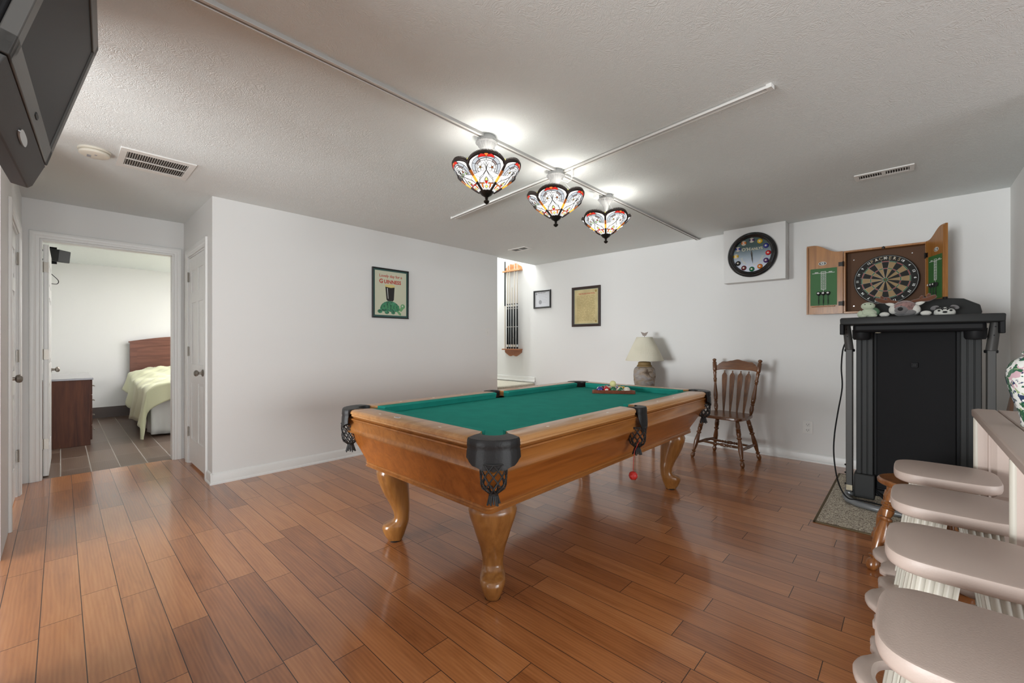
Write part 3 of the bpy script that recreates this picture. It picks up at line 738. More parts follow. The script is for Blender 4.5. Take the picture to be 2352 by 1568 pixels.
for i, (x, y) in enumerate(PC):
    pocket(x, y, math.atan2(y/abs(y), x/abs(x)), True)
pocket(PS[0][0]-0.01, 0, 0, False); pocket(PS[1][0]+0.01, 0, PI, False)

def cabriole(x, y, ang):
    # z, outward face, inward face, lateral half width, squareness
    T = [(0.0, .045, -.028, .034), (.012, .056, -.036, .038), (.033, .070, -.045, .046), (.060, .082, -.055, .055), (.082, .087, -.062, .061), (.100, .080, -.068, .061), (.112, .052, -.071, .056), (.125, .024, -.073, .052), (.143, .012, -.074, .050), (.18, .018, -.077, .052), (.233, .045, -.077, .062), (.287, .075, -.075, .077), (.34, .098, -.071, .091), (.394, .115, -.065, .108), (.426, .120, -.060, .114), (.455, .108, -.055, .108), (.475, .085, -.05, .09)]
    rot = Matrix.Translation((x, y, 0)) @ Matrix.Rotation(ang, 4, 'Z')
    rings = []
    # densify
    D = []
    for (a, b_) in zip(T, T[1:]):
        for k in range(3): D.append(tuple(a[i]+(b_[i]-a[i])*k/3 for i in range(4)))
    D.append(T[-1])
    for z, o_, i_, h in D:
        c_, hd = (o_+i_)/2, (o_-i_)/2; e = 1.9 if z > 0.2 else 2.2
        rings.append([rot @ Vector((c_+px, py, z)) for px, py in superell(hd, h, e, 28)])
    lg = MB().ring(rings).build('leg', M['leg'], pt, angle=60)
    MB().cyl(rot @ Vector((0.008, 0, 0)), rot @ Vector((0.008, 0, 0.008)), 0.038, 0.038, 20).build('foot_pad', M['black'], lg)
for sx in (1, -1):
    for sy in (1, -1):
        cabriole(sx*0.42, sy*1.02, math.atan2(sy, sx))

# red rubber ball hanging on a string from the side pocket net
rb = thing('hanging_ball', 'small red rubber ball hanging on a string from the side pocket', 'ball', (-1.155, 2.25, 0.44))
MB().sphere((0, 0, 0), 0.024, 24, 16, fn=lambda p: 1 + 0.16*max(0, math.cos(7*math.atan2(p.y, p.x))*math.cos(5*p.z*1.6))**3).build('ball', M['redrubber'], rb)
MB().tube([(0, 0, 0.02), (0.002, 0.001, 0.09), (0.0, 0.02, 0.14), (-0.01, 0.10, 0.185)], 0.0014, 6).build('string', M['redrubber'], rb)

# ------------------------------------------------------------------ billiard balls in the rack
RX, RY, RA = -1.905, 3.335, R(33)
br = 0.0286
u = Vector((math.cos(RA), math.sin(RA), 0)); vv = Vector((-math.sin(RA), math.cos(RA), 0))
side = 5*2*br + 0.035; hgt = side*math.sqrt(3)/2
c0 = Vector((RX, RY, ZB))
def tri(s_): 
    h = s_*math.sqrt(3)/2
    pts = []
    for (px, py), a0 in zip(((-s_/2, -h/3), (s_/2, -h/3), (0, 2*h/3)), (210, -30, 90)):
        for k in range(5):
            a = R(a0 - 50 + 25*k); q = 0.012
            pts.append((px + q*math.cos(a), py + q*math.sin(a)))
    return pts
rk = MB().annulus(tri(side+0.018), tri(side+0.0), 0.001, 0.030, frame(c0, u, vv)).build('ball_rack', wood('rack_mahogany', (0.13, 0.028, 0.012), (0.24, 0.06, 0.025), 'X', 1.5, 0.3, 0.3), None, bevel=0.002)
tag(rk, 'wooden triangle rack lying round the balls on the green cloth', 'ball rack')
BC = {'blue': (0.03, 0.035, 0.25), 'red': (0.50, 0.008, 0.012), 'green': (0.006, 0.13, 0.05), 'yellow': (0.72, 0.45, 0.02), 'maroon': (0.12, 0.012, 0.02), 'orange': (0.62, 0.17, 0.02), 'purple': (0.07, 0.02, 0.12), 'black': (0.01, 0.01, 0.01), 'ivory': (0.74, 0.68, 0.56), 'cream': (0.72, 0.70, 0.32)}
bm_ = {}
def bmat(k):
    if k not in bm_: bm_[k] = mat('ball_'+k, BC[k], 0.08, coat=0.6)
    return bm_[k]
def ball(color, stripe, loc, label, rot, spot=True):
    m = MB()
    def fill(mi, z0, z1, nz):
        rings = []
        for i in range(nz+1):
            z = z0 + (z1-z0)*i/nz; r = math.sqrt(max(br*br - z*z, 1e-8))
            rings.append([(r*math.cos(2*PI*j/28), r*math.sin(2*PI*j/28), z) for j in range(28)])
        m.ring(rings, cap0=False, cap1=False, mi=mi)
    zz = [-br*0.999, -br*0.86, -br*0.5, br*0.5, br*0.86, br*0.999]
    for a, b_ in zip(zz, zz[1:]):
        mid = abs((a+b_)/2); fill(1 if (stripe and mid > br*0.3) else 0, a, b_, 6)
    m.add([(0, 0, -br), (0, 0, br)], [])
    if spot:   # white number disc on two sides
        for sx in (1, -1):
            ring = []
            rings = []
            for rr in (0.0005, 0.006, 0.0115):
                rings.append([(sx*math.sqrt((br+0.00025)**2 - rr*rr), rr*math.cos(2*PI*j/16), rr*math.sin(2*PI*j/16)) for j in range(16)])
            m.ring(rings, cap0=True, cap1=False, mi=1)
    o = m.build('billiard_ball', [bmat(color), bmat('ivory')], None)
    o.location = loc; o.rotation_euler = rot
    return tag(o, label, 'billiard ball', 'billiard balls in the triangle rack')
rows = [
 [('blue', 0, 'solid blue billiard ball at the left end of the front row in the rack'), ('red', 0, 'solid red billiard ball, second in the front row of the rack'), ('green', 0, 'solid green billiard ball in the middle of the front rack row'), ('green', 1, 'green-striped white billiard ball, fourth in the front row of the rack'), ('ivory', 0, 'plain white cue ball at the right end of the rack')],
 [('maroon', 0, 'solid maroon billiard ball half hidden behind the blue ball'), ('orange', 1, 'orange-striped billiard ball behind the red ball'), ('blue', 1, 'blue-striped billiard ball behind the green ball'), ('yellow', 0, 'solid yellow billiard ball behind the green-striped ball')],
 [('red', 1, 'red-striped billiard ball at the left of the third rack row'), ('black', 0, 'black billiard ball in the middle of the rack'), ('yellow', 1, 'yellow-striped billiard ball at the right of the third rack row')],
 [('purple', 0, 'solid purple billiard ball left behind the black ball'), ('maroon', 1, 'maroon-striped billiard ball right behind the black ball')],
 [('orange', 0, 'solid orange billiard ball at the far tip of the rack')]]
for r_, row in enumerate(rows):
    for k, (c_, st, lb) in enumerate(row):
        p = c0 + u*((k - (len(row)-1)/2)*2*br) + vv*(-hgt/3 + 0.012 + br*0.9 + r_*br*math.sqrt(3)) + Vector((0, 0, br+0.0005))
        ball(c_, st, p, lb, (random.uniform(-1, 1), random.uniform(-1, 1), random.uniform(0, 6)), spot=(c_ != 'ivory'))
# three supporting balls carry the cream one
p = c0 + u*(-0.0*br) + vv*(-hgt/3 + 0.012 + br*0.9 + (1/3)*br*math.sqrt(3) + br*math.sqrt(3)) + Vector((0, 0, br + 0.0005 + 2*br*math.sqrt(2/3)))
o = ball('cream', 0, p, 'pale yellow cue ball sitting on top of the racked balls', (0, 0, 0), spot=False)

# ------------------------------------------------------------------ stained glass ceiling lamps
def shade_r(v):      # radius profile bottom (v=0) to rim (v=1)
    return interp_lin([(0, .042), (.12, .070), (.3, .103), (.5, .140), (.7, .172), (.85, .192), (.94, .199), (1.0, .196)], v)
def interp_lin(tab, x):
    for (a, va), (b_, vb) in zip(tab, tab[1:]):
        if x <= b_: return va + (vb-va)*(x-a)/(b_-a)
    return tab[-1][1]
SZ0, SZ1 = -0.335, -0.205
def lampS(k, uu, v, off=0.0):
    """point on lobe k; uu -1..1 across the lobe, v 0 bottom .. 1 rim"""
    a = 2*PI/5*(k + uu*0.5)
    arch = math.cos(uu*PI/2)
    bul = 1 - abs(uu)**2.2
    r = shade_r(v)*(0.90 + 0.12*bul*(0.3+0.7*v)) + off
    z = SZ0 + (SZ1-SZ0)*v + 0.040*v*v*(arch**0.6 - 0.35)
    return Vector((r*math.cos(a), r*math.sin(a), z))
def make_lamp():
    t = thing('ceiling_lamp', '', 'ceiling lamp', (0, 0, ZC), 0, 'stained glass lamps over the pool table')
    c = MB()
    fl = lambda r, z, a: r*(1 + 0.05*math.cos(a*18))
    c.lathe([(0.052, 0.0), (0.056, -0.004), (0.056, -0.026), (0.061, -0.030), (0.064, -0.037), (0.060, -0.043)], 36)
    c.lathe([(0.056, -0.043), (0.048, -0.058), (0.034, -0.074), (0.021, -0.092), (0.016, -0.11), (0.013, -0.13), (0.012, -0.34)], 72, fn=fl)
    for k in range(36):
        a = 2*PI*k/36; c.sphere((0.063*math.cos(a), 0.063*math.sin(a), -0.036), 0.0042, 6, 4)
    c.build('canopy', M['silver'], t, angle=50)
    for k in range(3):
        ch = MB(); a = 2*PI*k/3+0.5
        p0 = Vector((0.045*math.cos(a), 0.045*math.sin(a), -0.062)); p1 = Vector((0.165*math.cos(a), 0.165*math.sin(a), -0.205))
        for j in range(12):
            q = p0.lerp(p1, (j+0.5)/12); d = (p1-p0).normalized()*0.0085; s_ = d.cross(Vector((0, 0, 1))).normalized()*0.0032
            if j % 2: s_ = d.cross(s_).normalized()*0.0032
            ch.tube([q-d, q-d*0.4+s_, q+d*0.4+s_, q+d, q+d*0.4-s_, q-d*0.4-s_], 0.0009, 4, closed=True)
        ch.build('chain', M['silver'], t, angle=60)
    mats = [M['g_white'], M['g_grey'], M['g_rose'], M['g_red'], M['g_orange'], M['g_amber'], M['g_gold'], M['g_yellow'], M['g_green'], M['lead']]
    g_ = MB()
    for k in range(5):
        g_.grid(lambda a, b_: lampS(k, -1+2*a, b_), 18, 12, 0)
    glass = g_.build('glass_shade', mats, t, angle=80, solid=0.0025)
    pz = MB(); ld = MB()
    def patch(k, poly, mi, off=0.0022):
        # fan fill with subdivision so it hugs the shade
        c_ = (sum(p[0] for p in poly)/len(poly), sum(p[1] for p in poly)/len(poly)); n = len(poly)
        vs = [lampS(k, *c_, off)]; fs = []
        for lv in (0.5, 1.0):
            for p in poly: vs.append(lampS(k, c_[0]+(p[0]-c_[0])*lv, c_[1]+(p[1]-c_[1])*lv, off))
        for i in range(n):
            j = (i+1) % n; fs.append((0, 1+i, 1+j)); fs.append((1+i, 1+n+i, 1+n+j, 1+j))
        pz.add(vs, fs, mi)
        line(k, poly + [poly[0]])
    def line(k, pts, r=0.0011, dens=3):
        q = []
        for a, b_ in zip(pts, pts[1:]):
            for i in range(dens): q.append((a[0]+(b_[0]-a[0])*i/dens, a[1]+(b_[1]-a[1])*i/dens))
        q.append(pts[-1])
        ld.tube([lampS(k, x, y, 0.0028) for x, y in q], r*1.2, 4)
    def circ(cx, cy, rx, ry, n=14, a0=0, a1=360): return [(cx+rx*math.cos(R(a0+(a1-a0)*i/n)), cy+ry*math.sin(R(a0+(a1-a0)*i/n))) for i in range(n+1)]
    for k in range(5):
        # grey border segments following the arch
        def bd(t, w_): # t -1..1 along the arch ; w inward
            a = PI/2 + t*PI/2*1.25
            return ((0.86-w_)*math.cos(a)*-1*-1, 0.60 + (0.335-w_*0.5)*math.sin(a)) if False else ((0.86-w_)*math.sin(t*PI/2), 0.50+(0.42-w_*0.45)*max(math.cos(t*PI/2), 0)**0.5)
        segs = 6
        for i in range(segs):
            t0, t1 = -1+2*i/segs, -1+2*(i+1)/segs
            pl = [bd(t0+(t1-t0)*j/4, 0.0) for j in range(5)] + [bd(t1+(t0-t1)*j/4, 0.20) for j in range(5)]
            patch(k, pl, 1)
            pl = [bd(t0+(t1-t0)*j/4, 0.21) for j in range(5)] + [bd(t1+(t0-t1)*j/4, 0.31) for j in range(5)]
            patch(k, pl, 2 if i in (1, 4) else 0)
        # red flower at the top
        patch(k, [(-0.02, 0.86), (-0.10, 0.93), (-0.24, 0.955), (-0.36, 0.91), (-0.37, 0.86), (-0.2, 0.87)], 3, 0.0040)
        patch(k, [(0.02, 0.86), (0.10, 0.93), (0.24, 0.955), (0.36, 0.91), (0.37, 0.86), (0.2, 0.87)], 3, 0.0040)
        patch(k, [(0, 0.87), (0.09, 0.93), (0, 1.0), (-0.09, 0.93)], 4, 0.0046)
        for sx in (1, -1):
            cx, cy = sx*0.34, 0.62
            for j in range(5):     # blossom outlines
                a = 90+72*j
                pts = [(cx, cy)] + [(cx+0.25*math.cos(R(a+d))*f, cy+0.115*math.sin(R(a+d))*f) for d, f in ((-30, .75), (-18, .98), (0, 1.05), (18, .98), (30, .75))] + [(cx, cy)]
                line(k, pts, 0.0008, 2)
            patch(k, circ(cx, cy, 0.055, 0.03, 8), 4 if sx > 0 else 6, 0.0032)
            patch(k, [(cx-0.09, cy-0.05), (cx-0.22, cy-0.03), (cx-0.25, cy-0.085), (cx-0.12, cy-0.09)], 8, 0.0026) if k in (1, 3) else None
            patch(k, [(cx+0.09, cy-0.05), (cx+0.22, cy-0.03), (cx+0.25, cy-0.085), (cx+0.12, cy-0.09)], 8, 0.0026) if k in (1, 3) else None
            # crossing ribbons
            pts = [(sx*0.10, 0.78), (sx*-0.06, 0.66), (sx*-0.02, 0.56), (sx*0.2, 0.44), (sx*0.55, 0.36), (sx*0.72, 0.25)]
            line(k, pts, 0.0012); line(k, [(x+sx*0.05, y-0.05) for x, y in pts], 0.0012)
            for y0, y1 in ((0.60, 0.50), (0.45, 0.34)): line(k, [(sx*0.84, y0), (sx*0.45, y1)], 0.0008)
            line(k, [(sx*0.02, 0.38), (sx*0.35, 0.20), (sx*0.8, 0.22)], 0.001)
            patch(k, [(sx*0.18, 0.21), (sx*0.55, 0.22), (sx*0.80, 0.24), (sx*0.80, 0.205), (sx*0.45, 0.18), (sx*0.18, 0.185)], 3 if k % 2 else 4, 0.003)
            patch(k, [(sx*0.42, 0.17), (sx*0.55, 0.19), (sx*0.64, 0.12), (sx*0.52, 0.05), (sx*0.42, 0.10)], 4, 0.0034)
        patch(k, [(0, 0.36), (0.13, 0.30), (0.06, 0.26), (0, 0.24), (-0.06, 0.26), (-0.13, 0.30)], 7, 0.003)
        patch(k, [(0, 0.26), (0.16, 0.27), (0.10, 0.21), (0, 0.17), (-0.10, 0.21), (-0.16, 0.27)], 3, 0.0036)
        patch(k, [(0, 0.15), (0.25, 0.10), (0, 0.05), (-0.25, 0.10)], 7, 0.003)
    pz.build('coloured_glass', mats, glass, angle=80)
    # coloured ribs between the lobes and dark beaded rim
    rb_ = MB()
    for k in range(5):
        segs = [(0.02, 0.30, 9), (0.30, 0.50, 6), (0.50, 0.70, 5), (0.70, 0.985, 9)]
        for v0, v1, mi in segs:
            rb_.tube([lampS(k, 1.0, v0+(v1-v0)*i/5, 0.003) for i in range(6)], 0.0078, 8, mi=mi)
    for k in range(5):
        rb_.tube([lampS(k, -1+2*i/20, 1.0, 0.0) for i in range(21)], 0.0115, 8, mi=9)
    rb_.build('rib', mats, glass, angle=60)
    for k in range(5):
        for i in range(30):
            p = lampS(k, -0.97+1.94*i/29, 1.0, 0.001); ld.sphere((p.x, p.y, p.z+0.0145), 0.0034, 6, 4); 
    ld.build('lead_line', M['lead'], glass, angle=60)
    for k in range(5):
        y_ = MB(); p = lampS(k, 1.0, 1.0, 0.004); q = Vector((p.x, p.y, 0)).normalized(); s_ = Vector((-q.y, q.x, 0))
        y_.prism([(0, -0.016), (0.013, 0), (0, 0.018), (-0.013, 0)], -0.003, 0.003, frame(p+Vector((0, 0, 0.010)), s_, (0, 0, 1)))
        y_.build('rim_jewel', M['g_yellow'], glass)
    MB().lathe([(0.004, -0.300), (0.047, -0.306), (0.050, -0.318), (0.044, -0.334), (0.030, -0.352), (0.014, -0.362), (0.008, -0.368), (0.010, -0.374), (0.006, -0.380), (0.016, -0.386), (0.018, -0.392), (0.012, -0.400), (0.003, -0.406)], 28, fn=lambda r, z, a: r*(1+0.03*math.cos(a*16)) if z > -0.35 else r).build('finial', M['bronze'], t)
    return t
lamp0 = make_lamp()
LP = [(-1.866, 1.765, R(28), 'nearest of the three stained glass ceiling lamps, largest in view'),
      (-1.866, 2.455, R(10), 'middle stained glass ceiling lamp where the two white tracks cross'),
      (-1.866, 3.150, R(47), 'farthest of the three stained glass ceiling lamps, toward the back wall')]
for i, (x, y, rz, lb) in enumerate(LP):
    o = lamp0 if i == 0 else copy_tree(lamp0)
    o.location = (x, y, ZC); o.rotation_euler = (0, 0, rz); o['label'] = lb
    bl = bpy.data.lights.new('bulb', 'POINT'); bl.energy = 2.4; bl.color = (1.0, 0.955, 0.89); bl.shadow_soft_size = 0.05
    b_ = bpy.data.objects.new('bulb', bl); col.objects.link(b_); b_.location = (x+0.05, y, ZC-0.215)

# ------------------------------------------------------------------ ceiling tracks, vents, detector
def track(name, p0, p1, label, w_=0.036, h=0.018):
    p0 = Vector(p0); p1 = Vector(p1); d = (p1-p0); L = d.length; u_ = d.normalized(); v_ = Vector((0, 0, 1)).cross(u_)
    mt = frame(p0, u_, v_)
    t = thing(name, label, 'light track', (0, 0, 0))
    MB().box(0, L, -w_/2, -w_/2+0.006, -h, 0, mtx=mt).box(0, L, w_/2-0.006, w_/2, -h, 0, mtx=mt).box(0, L, -w_/2, w_/2, -0.006, 0, mtx=mt).box(0, L, -w_/2, w_/2-0.020, -h+0.001, -0.004, mtx=mt).build('track_body', M['trackwhite'], t)
    MB().box(0.01, L-0.01, w_/2-0.020, w_/2-0.006, -0.0065, -0.0062, mtx=mt).build('slot', M['trackslot'], t)
    for a in (0, L): MB().box(a-0.012, a+0.012, -w_/2-0.002, w_/2+0.002, -h-0.002, 0, mtx=mt).build('end_cap', M['trackwhite'], t)
    return t
track('lighting_track', (-1.870, -0.6, ZC), (-1.835, 5.19, ZC), 'long white ceiling track running over all three lamps to the back wall')
track('lighting_track', (-0.489, 2.345, ZC-0.0005), (-3.29, 2.655, ZC-0.0005), 'shorter white ceiling track crossing the long one at the middle lamp')
tp = thing('track_adapter', 'small white plug with a looped cord on the cross track beside the middle lamp', 'adapter', (-1.74, 2.485, ZC))
MB().cyl((0, 0, -0.015), (0, 0, -0.065), 0.011, 0.010, 16).build('plug', M['white'], tp)
MB().tube([(0, 0, -0.062), (-0.012, 0, -0.085), (-0.045, 0, -0.095), (-0.085, -0.01, -0.075), (-0.10, -0.02, -0.05)], 0.0022, 8).build('cord', M['white'], tp)
tp2 = thing('track_adapter', 'small white plug on the long track just before the farthest lamp', 'adapter', (-1.88, 3.02, ZC))
MB().box(-0.016, 0.016, -0.02, 0.02, -0.055, -0.012).build('plug', M['white'], tp2, bevel=0.003)

def register(name, label, x0, x1, y0, y1, along, banks, border, blades, depth=0.008, split=None, lip=True):
    t = thing(name, label, 'air vent', (0, 0, ZC))
    fr = MB(); ix0, ix1, iy0, iy1 = x0+border[0], x1-border[0], y0+border[1], y1-border[1]
    fr.box(x0, ix0, y0, y1, -depth, 0).box(ix1, x1, y0, y1, -depth, 0).box(ix0, ix1, y0, iy0, -depth, 0).box(ix0, ix1, iy1, y1, -depth, 0)
    if split == 'x': c_ = (ix0+ix1)/2; fr.box(c_-0.006, c_+0.006, iy0, iy1, -depth, 0)
    if split == 'y': c_ = (iy0+iy1)/2; fr.box(ix0, ix1, c_-0.012, c_+0.012, -depth, 0)
    if split == 'cx': c_ = (ix0+ix1)/2; fr.box(c_-0.012, c_+0.012, iy0, iy1, -depth, 0)
    fr.build('frame', M['white'], t, bevel=0.0015)
    MB().box(ix0, ix1, iy0, iy1, -0.0012, -0.0006).build('backing', M['voidm'], t)
    bl_ = MB()
    for i in range(blades):
        if along == 'y':
            yy = iy0 + (iy1-iy0)*(i+0.5)/blades; mt = Matrix.Translation((0, yy, -0.0045)) @ Matrix.Rotation(R(50), 4, 'X')
            bl_.box(ix0, ix1, -0.0052, 0.0052, -0.0005, 0.0005, mtx=mt)
        else:
            xx = ix0 + (ix1-ix0)*(i+0.5)/blades; mt = Matrix.Translation((xx, 0, -0.0045)) @ Matrix.Rotation(R(50), 4, 'Y')
            bl_.box(-0.0042, 0.0042, iy0, iy1, -0.0005, 0.0005, mtx=mt)
    bl_.build('louvre', M['white'], t, smooth=False)
    return t
register('ceiling_vent', 'large white return air vent in the ceiling beside the smoke detector', -4.03, -3.635, 0.262, 0.654, 'y', 2, (0.055, 0.035), 26, split='x')
register('ceiling_vent', 'slim white air vent in the ceiling above the dartboard cabinet', -0.298, 0.03, 4.045, 4.185, 'x', 2, (0.026, 0.03), 20, split='cx')
register('ceiling_vent', 'small white double air vent near the stair opening', -3.90, -3.605, 4.08, 4.24, 'x', 2, (0.03, 0.03), 10, split='cx')
sd = thing('smoke_detector', 'round ivory smoke detector on the ceiling near the television', 'smoke detector', (-3.842, 0.150, ZC))
MB().lathe([(0.078, 0), (0.080, -0.006), (0.078, -0.012), (0.066, -0.014), (0.066, -0.018), (0.074, -0.020), (0.073, -0.032), (0.062, -0.038), (0.02, -0.040), (0.001, -0.040)], 40).build('body', M['ivory'], sd)
g_ = MB()
for k in range(6): g_.box(-0.032+0.008*k, -0.028+0.008*k, -0.035, -0.015, -0.0408, -0.039)
g_.cyl((0.03, 0.005, -0.0395), (0.03, 0.005, -0.042), 0.006, n=12); g_.build('grille', M['inkgrey'], sd)

# ------------------------------------------------------------------ small wall fittings
sw = thing('light_switch', 'white light switch near the far end of the long wall', 'light switch', (XA, 4.09, 1.355))
MB().box(0, 0.005, -0.037, 0.037, -0.058, 0.058).build('cover_plate', M['white'], sw, bevel=0.002)
MB().box(0.005, 0.014, -0.005, 0.005, -0.012, 0.012).build('toggle', M['white'], sw, bevel=0.001)
ou = thing('power_outlet', 'white double power outlet on the back wall between chair and treadmill', 'power outlet', (-0.749, YB, 0.345))
MB().box(-0.043, 0.043, -0.006, 0, -0.065, 0.065).build('cover_plate', M['white'], ou, bevel=0.002)
for z in (0.028, -0.028):
    s_ = MB().prism(superell(0.018, 0.020, 3, 20), 0, 0.003, frame((0, -0.006, z), (1, 0, 0), (0, 0, 1)), 0)
    s_ = MB().box(-0.019, 0.019, -0.0095, -0.006, z-0.019, z+0.019)
    q = s_.build('socket', M['white'], ou, bevel=0.004)
    MB().box(-0.010, -0.007, -0.0102, -0.0094, z-0.004, z+0.009).box(0.007, 0.010, -0.0102, -0.0094, z-0.004, z+0.009).cyl((0, -0.0102, z-0.010), (0, -0.0094, z-0.010), 0.003, n=8).build('slot', M['ink'], q)

# ------------------------------------------------------------------ framed pictures
def pic_frame(parent, w_, h, bw, d, m, mt, inner=None):
    """frame lying in local xy, z toward the viewer"""
    f_ = MB()
    f_.ring([[mt @ Vector((sx*(w_/2-a), sy*(h/2-a), z)) for sx, sy in ((-1, -1), (1, -1), (1, 1), (-1, 1))] for a, z in ((0, 0), (0, d*0.8), (bw*0.25, d), (bw*0.75, d*0.9), (bw, d*0.45), (bw, 0))] + [], cap0=False, cap1=False)
    return f_.build('frame', m, parent, smooth=False)
# tortoise and stout poster on the long wall
pw_, ph_ = 0.463, 0.560
po = thing('framed_poster', 'framed poster of a green tortoise carrying a glass of dark beer', 'poster', (XA, 2.5715, 1.763))
mt = frame((0.002, 0, 0), (0, 1, 0), (0, 0, 1))
pic_frame(po, pw_, ph_, 0.014, 0.024, M['frameblack'], mt)
MB().box(-pw_/2+0.012, pw_/2-0.012, -ph_/2+0.012, ph_/2-0.012, 0.0, 0.006, mtx=mt).build('border', M['teal'], po)
a0_ = MB().box(-pw_/2+0.034, pw_/2-0.030, -ph_/2+0.034, ph_/2-0.030, 0.006, 0.007, mtx=mt).build('print', M['poster'], po)
def up(z): return mt @ Matrix.Translation((0, 0, z))
MB().text('Lovely day for a', 0.045, up(0.0072) @ Matrix.Translation((0, 0.195, 0)), bold=0.0006).text('G', 0.066, up(0.0072) @ Matrix.Translation((-0.122, 0.132, 0)), bold=0.0018).text('UINNESS', 0.056, up(0.0072) @ Matrix.Translation((0.022, 0.130, 0)), bold=0.0018).build('lettering', M['redink'], a0_, smooth=False)
MB().prism([(-0.070, 0.085), (-0.055, -0.07), (-0.04, -0.085), (0.025, -0.085), (0.038, -0.07), (0.048, 0.085)], 0, 0.0006, up(0.0072)).build('beer_glass', M['stout'], a0_, smooth=False)
MB().prism([(-0.070, 0.074), (-0.076, 0.095), (0.0, 0.105), (0.052, 0.095), (0.048, 0.074), (0, 0.066)], 0, 0.0010, up(0.0074)).build('foam_head', M['foam'], a0_, smooth=False)
MB().prism([(-0.048, 0.06), (-0.038, -0.06), (-0.032, -0.06), (-0.040, 0.06)], 0, 0.0010, up(0.0074)).build('glass_highlight', M['chalk'], a0_, smooth=False)
to = MB()
shell = [(-0.135, -0.180)] + [(-0.135+0.25*(1-math.cos(PI*i/12))/2, -0.180+0.095*math.sin(PI*i/12)) for i in range(1, 12)] + [(0.115, -0.180), (0.075, -0.205), (0.03, -0.2), (0.0, -0.208), (-0.04, -0.2), (-0.09, -0.207)]
to.prism(shell, 0, 0.0008, up(0.0073), 0)
to.prism([(x-0.135, y-0.205) for x, y in superell(0.030, 0.022, 2, 16)], 0, 0.0006, up(0.0072), 0)
to.prism([(x-0.05, y-0.215) for x, y in superell(0.028, 0.018, 2, 16)], 0, 0.0006, up(0.0072), 0)
to.prism([(x+0.03, y-0.215) for x, y in superell(0.026, 0.018, 2, 16)], 0, 0.0006, up(0.0072), 0)
to.prism([(0.095, -0.185), (0.135, -0.225), (0.128, -0.242), (0.105, -0.235), (0.075, -0.200)], 0, 0.0006, up(0.0072), 1)
to.prism([(0.105, -0.185), (0.140, -0.130), (0.160, -0.135), (0.165, -0.165), (0.135, -0.2)], 0, 0.0007, up(0.0072), 1)
to.prism([(x+0.155, y-0.138) for x, y in superell(0.030, 0.027, 2, 18)], 0, 0.0008, up(0.0074), 1)
to.prism([(x+0.150, y-0.134) for x, y in superell(0.009, 0.010, 2, 12)], 0, 0.0005, up(0.0084), 2)
for i in range(6):
    x = -0.115+0.04*i; h_ = 0.055*math.sin(PI*(i+0.9)/7)
    to.prism([(x, -0.175), (x+0.028, -0.175), (x+0.020, -0.15+h_*0.7), (x+0.006, -0.15+h_*0.7)], 0, 0.0006, up(0.0082), 3)
to.build('tortoise', [M['tort'], M['tortl'], M['chalk'], mat('tortoise_mid', (0.06, 0.27, 0.12), 0.6)], a0_, smooth=False)
# small black framed certificate on the back wall
ce = thing('framed_certificate', 'small black-framed white certificate on the back wall beside the cues', 'certificate', (-4.214, YB, 1.893))
mt = frame((0, -0.002, 0), (1, 0, 0), (0, 0, 1))
pic_frame(ce, 0.345, 0.285, 0.026, 0.022, M['frameblack'], mt)
MB().box(-0.165, 0.165, -0.135, 0.135, 0, 0.005, mtx=mt).build('paper', M['paper'], ce)
c_ = MB()
c_.box(-0.085, -0.045, 0.095, 0.106, 0.005, 0.0056, mtx=mt).box(-0.038, 0.005, 0.095, 0.106, 0.005, 0.0056, mtx=mt).box(0.012, 0.065, 0.095, 0.106, 0.005, 0.0056, mtx=mt)
for k in range(6): c_.box(-0.08+0.01*(k % 3), 0.09-0.012*(k % 2), 0.065-0.024*k, 0.068-0.024*k, 0.005, 0.0056, mtx=mt)
c_.prism(superell(0.030, 0.034, 2, 20), 0.005, 0.0058, mt @ Matrix.Translation((-0.04, -0.045, 0)))
c_.prism(superell(0.015, 0.015, 2, 12), 0.005, 0.0058, mt @ Matrix.Translation((-0.118, 0.088, 0)))
c_.build('lettering', M['inkgrey'], ce, smooth=False)
# parchment rules in a dark brown frame
ru = thing('framed_parchment', 'dark brown frame with a yellowed sheet of printed rules', 'framed print', (-3.402, YB, 1.731))
pic_frame(ru, 0.484, 0.578, 0.036, 0.022, M['framebrown'], mt)
MB().box(-0.212, 0.212, -0.257, 0.257, 0, 0.004, mtx=mt).build('mount', mat('mount_grey', (0.30, 0.33, 0.25), 0.7), ru)
pp = MB().box(-0.195, 0.195, -0.245, 0.245, 0.004, 0.005, mtx=mt).build('sheet', M['parchment'], ru)
MB().text('THE RULES FOR POOL', 0.028, mt @ Matrix.Translation((0.01, 0.185, 0.0055)), bold=0.0005).build('heading', M['redink'], pp, smooth=False)
c_ = MB(); rr_ = random.Random(3)
for k in range(30):
    y = 0.155 - 0.0125*k
    x = -0.155
    while x < 0.13:
        L = rr_.uniform(0.02, 0.08); c_.box(x, min(x+L, 0.15), y, y+0.0035, 0.005, 0.0054, mtx=mt); x += L+0.012
for sx, sy in ((1, 1), (1, -1)):
    c_.prism(superell(0.014, 0.018, 2, 12), 0.005, 0.0056, mt @ Matrix.Translation((sx*0.165, sy*0.215, 0)))
c_.build('lettering', M['goldink'], pp, smooth=False)

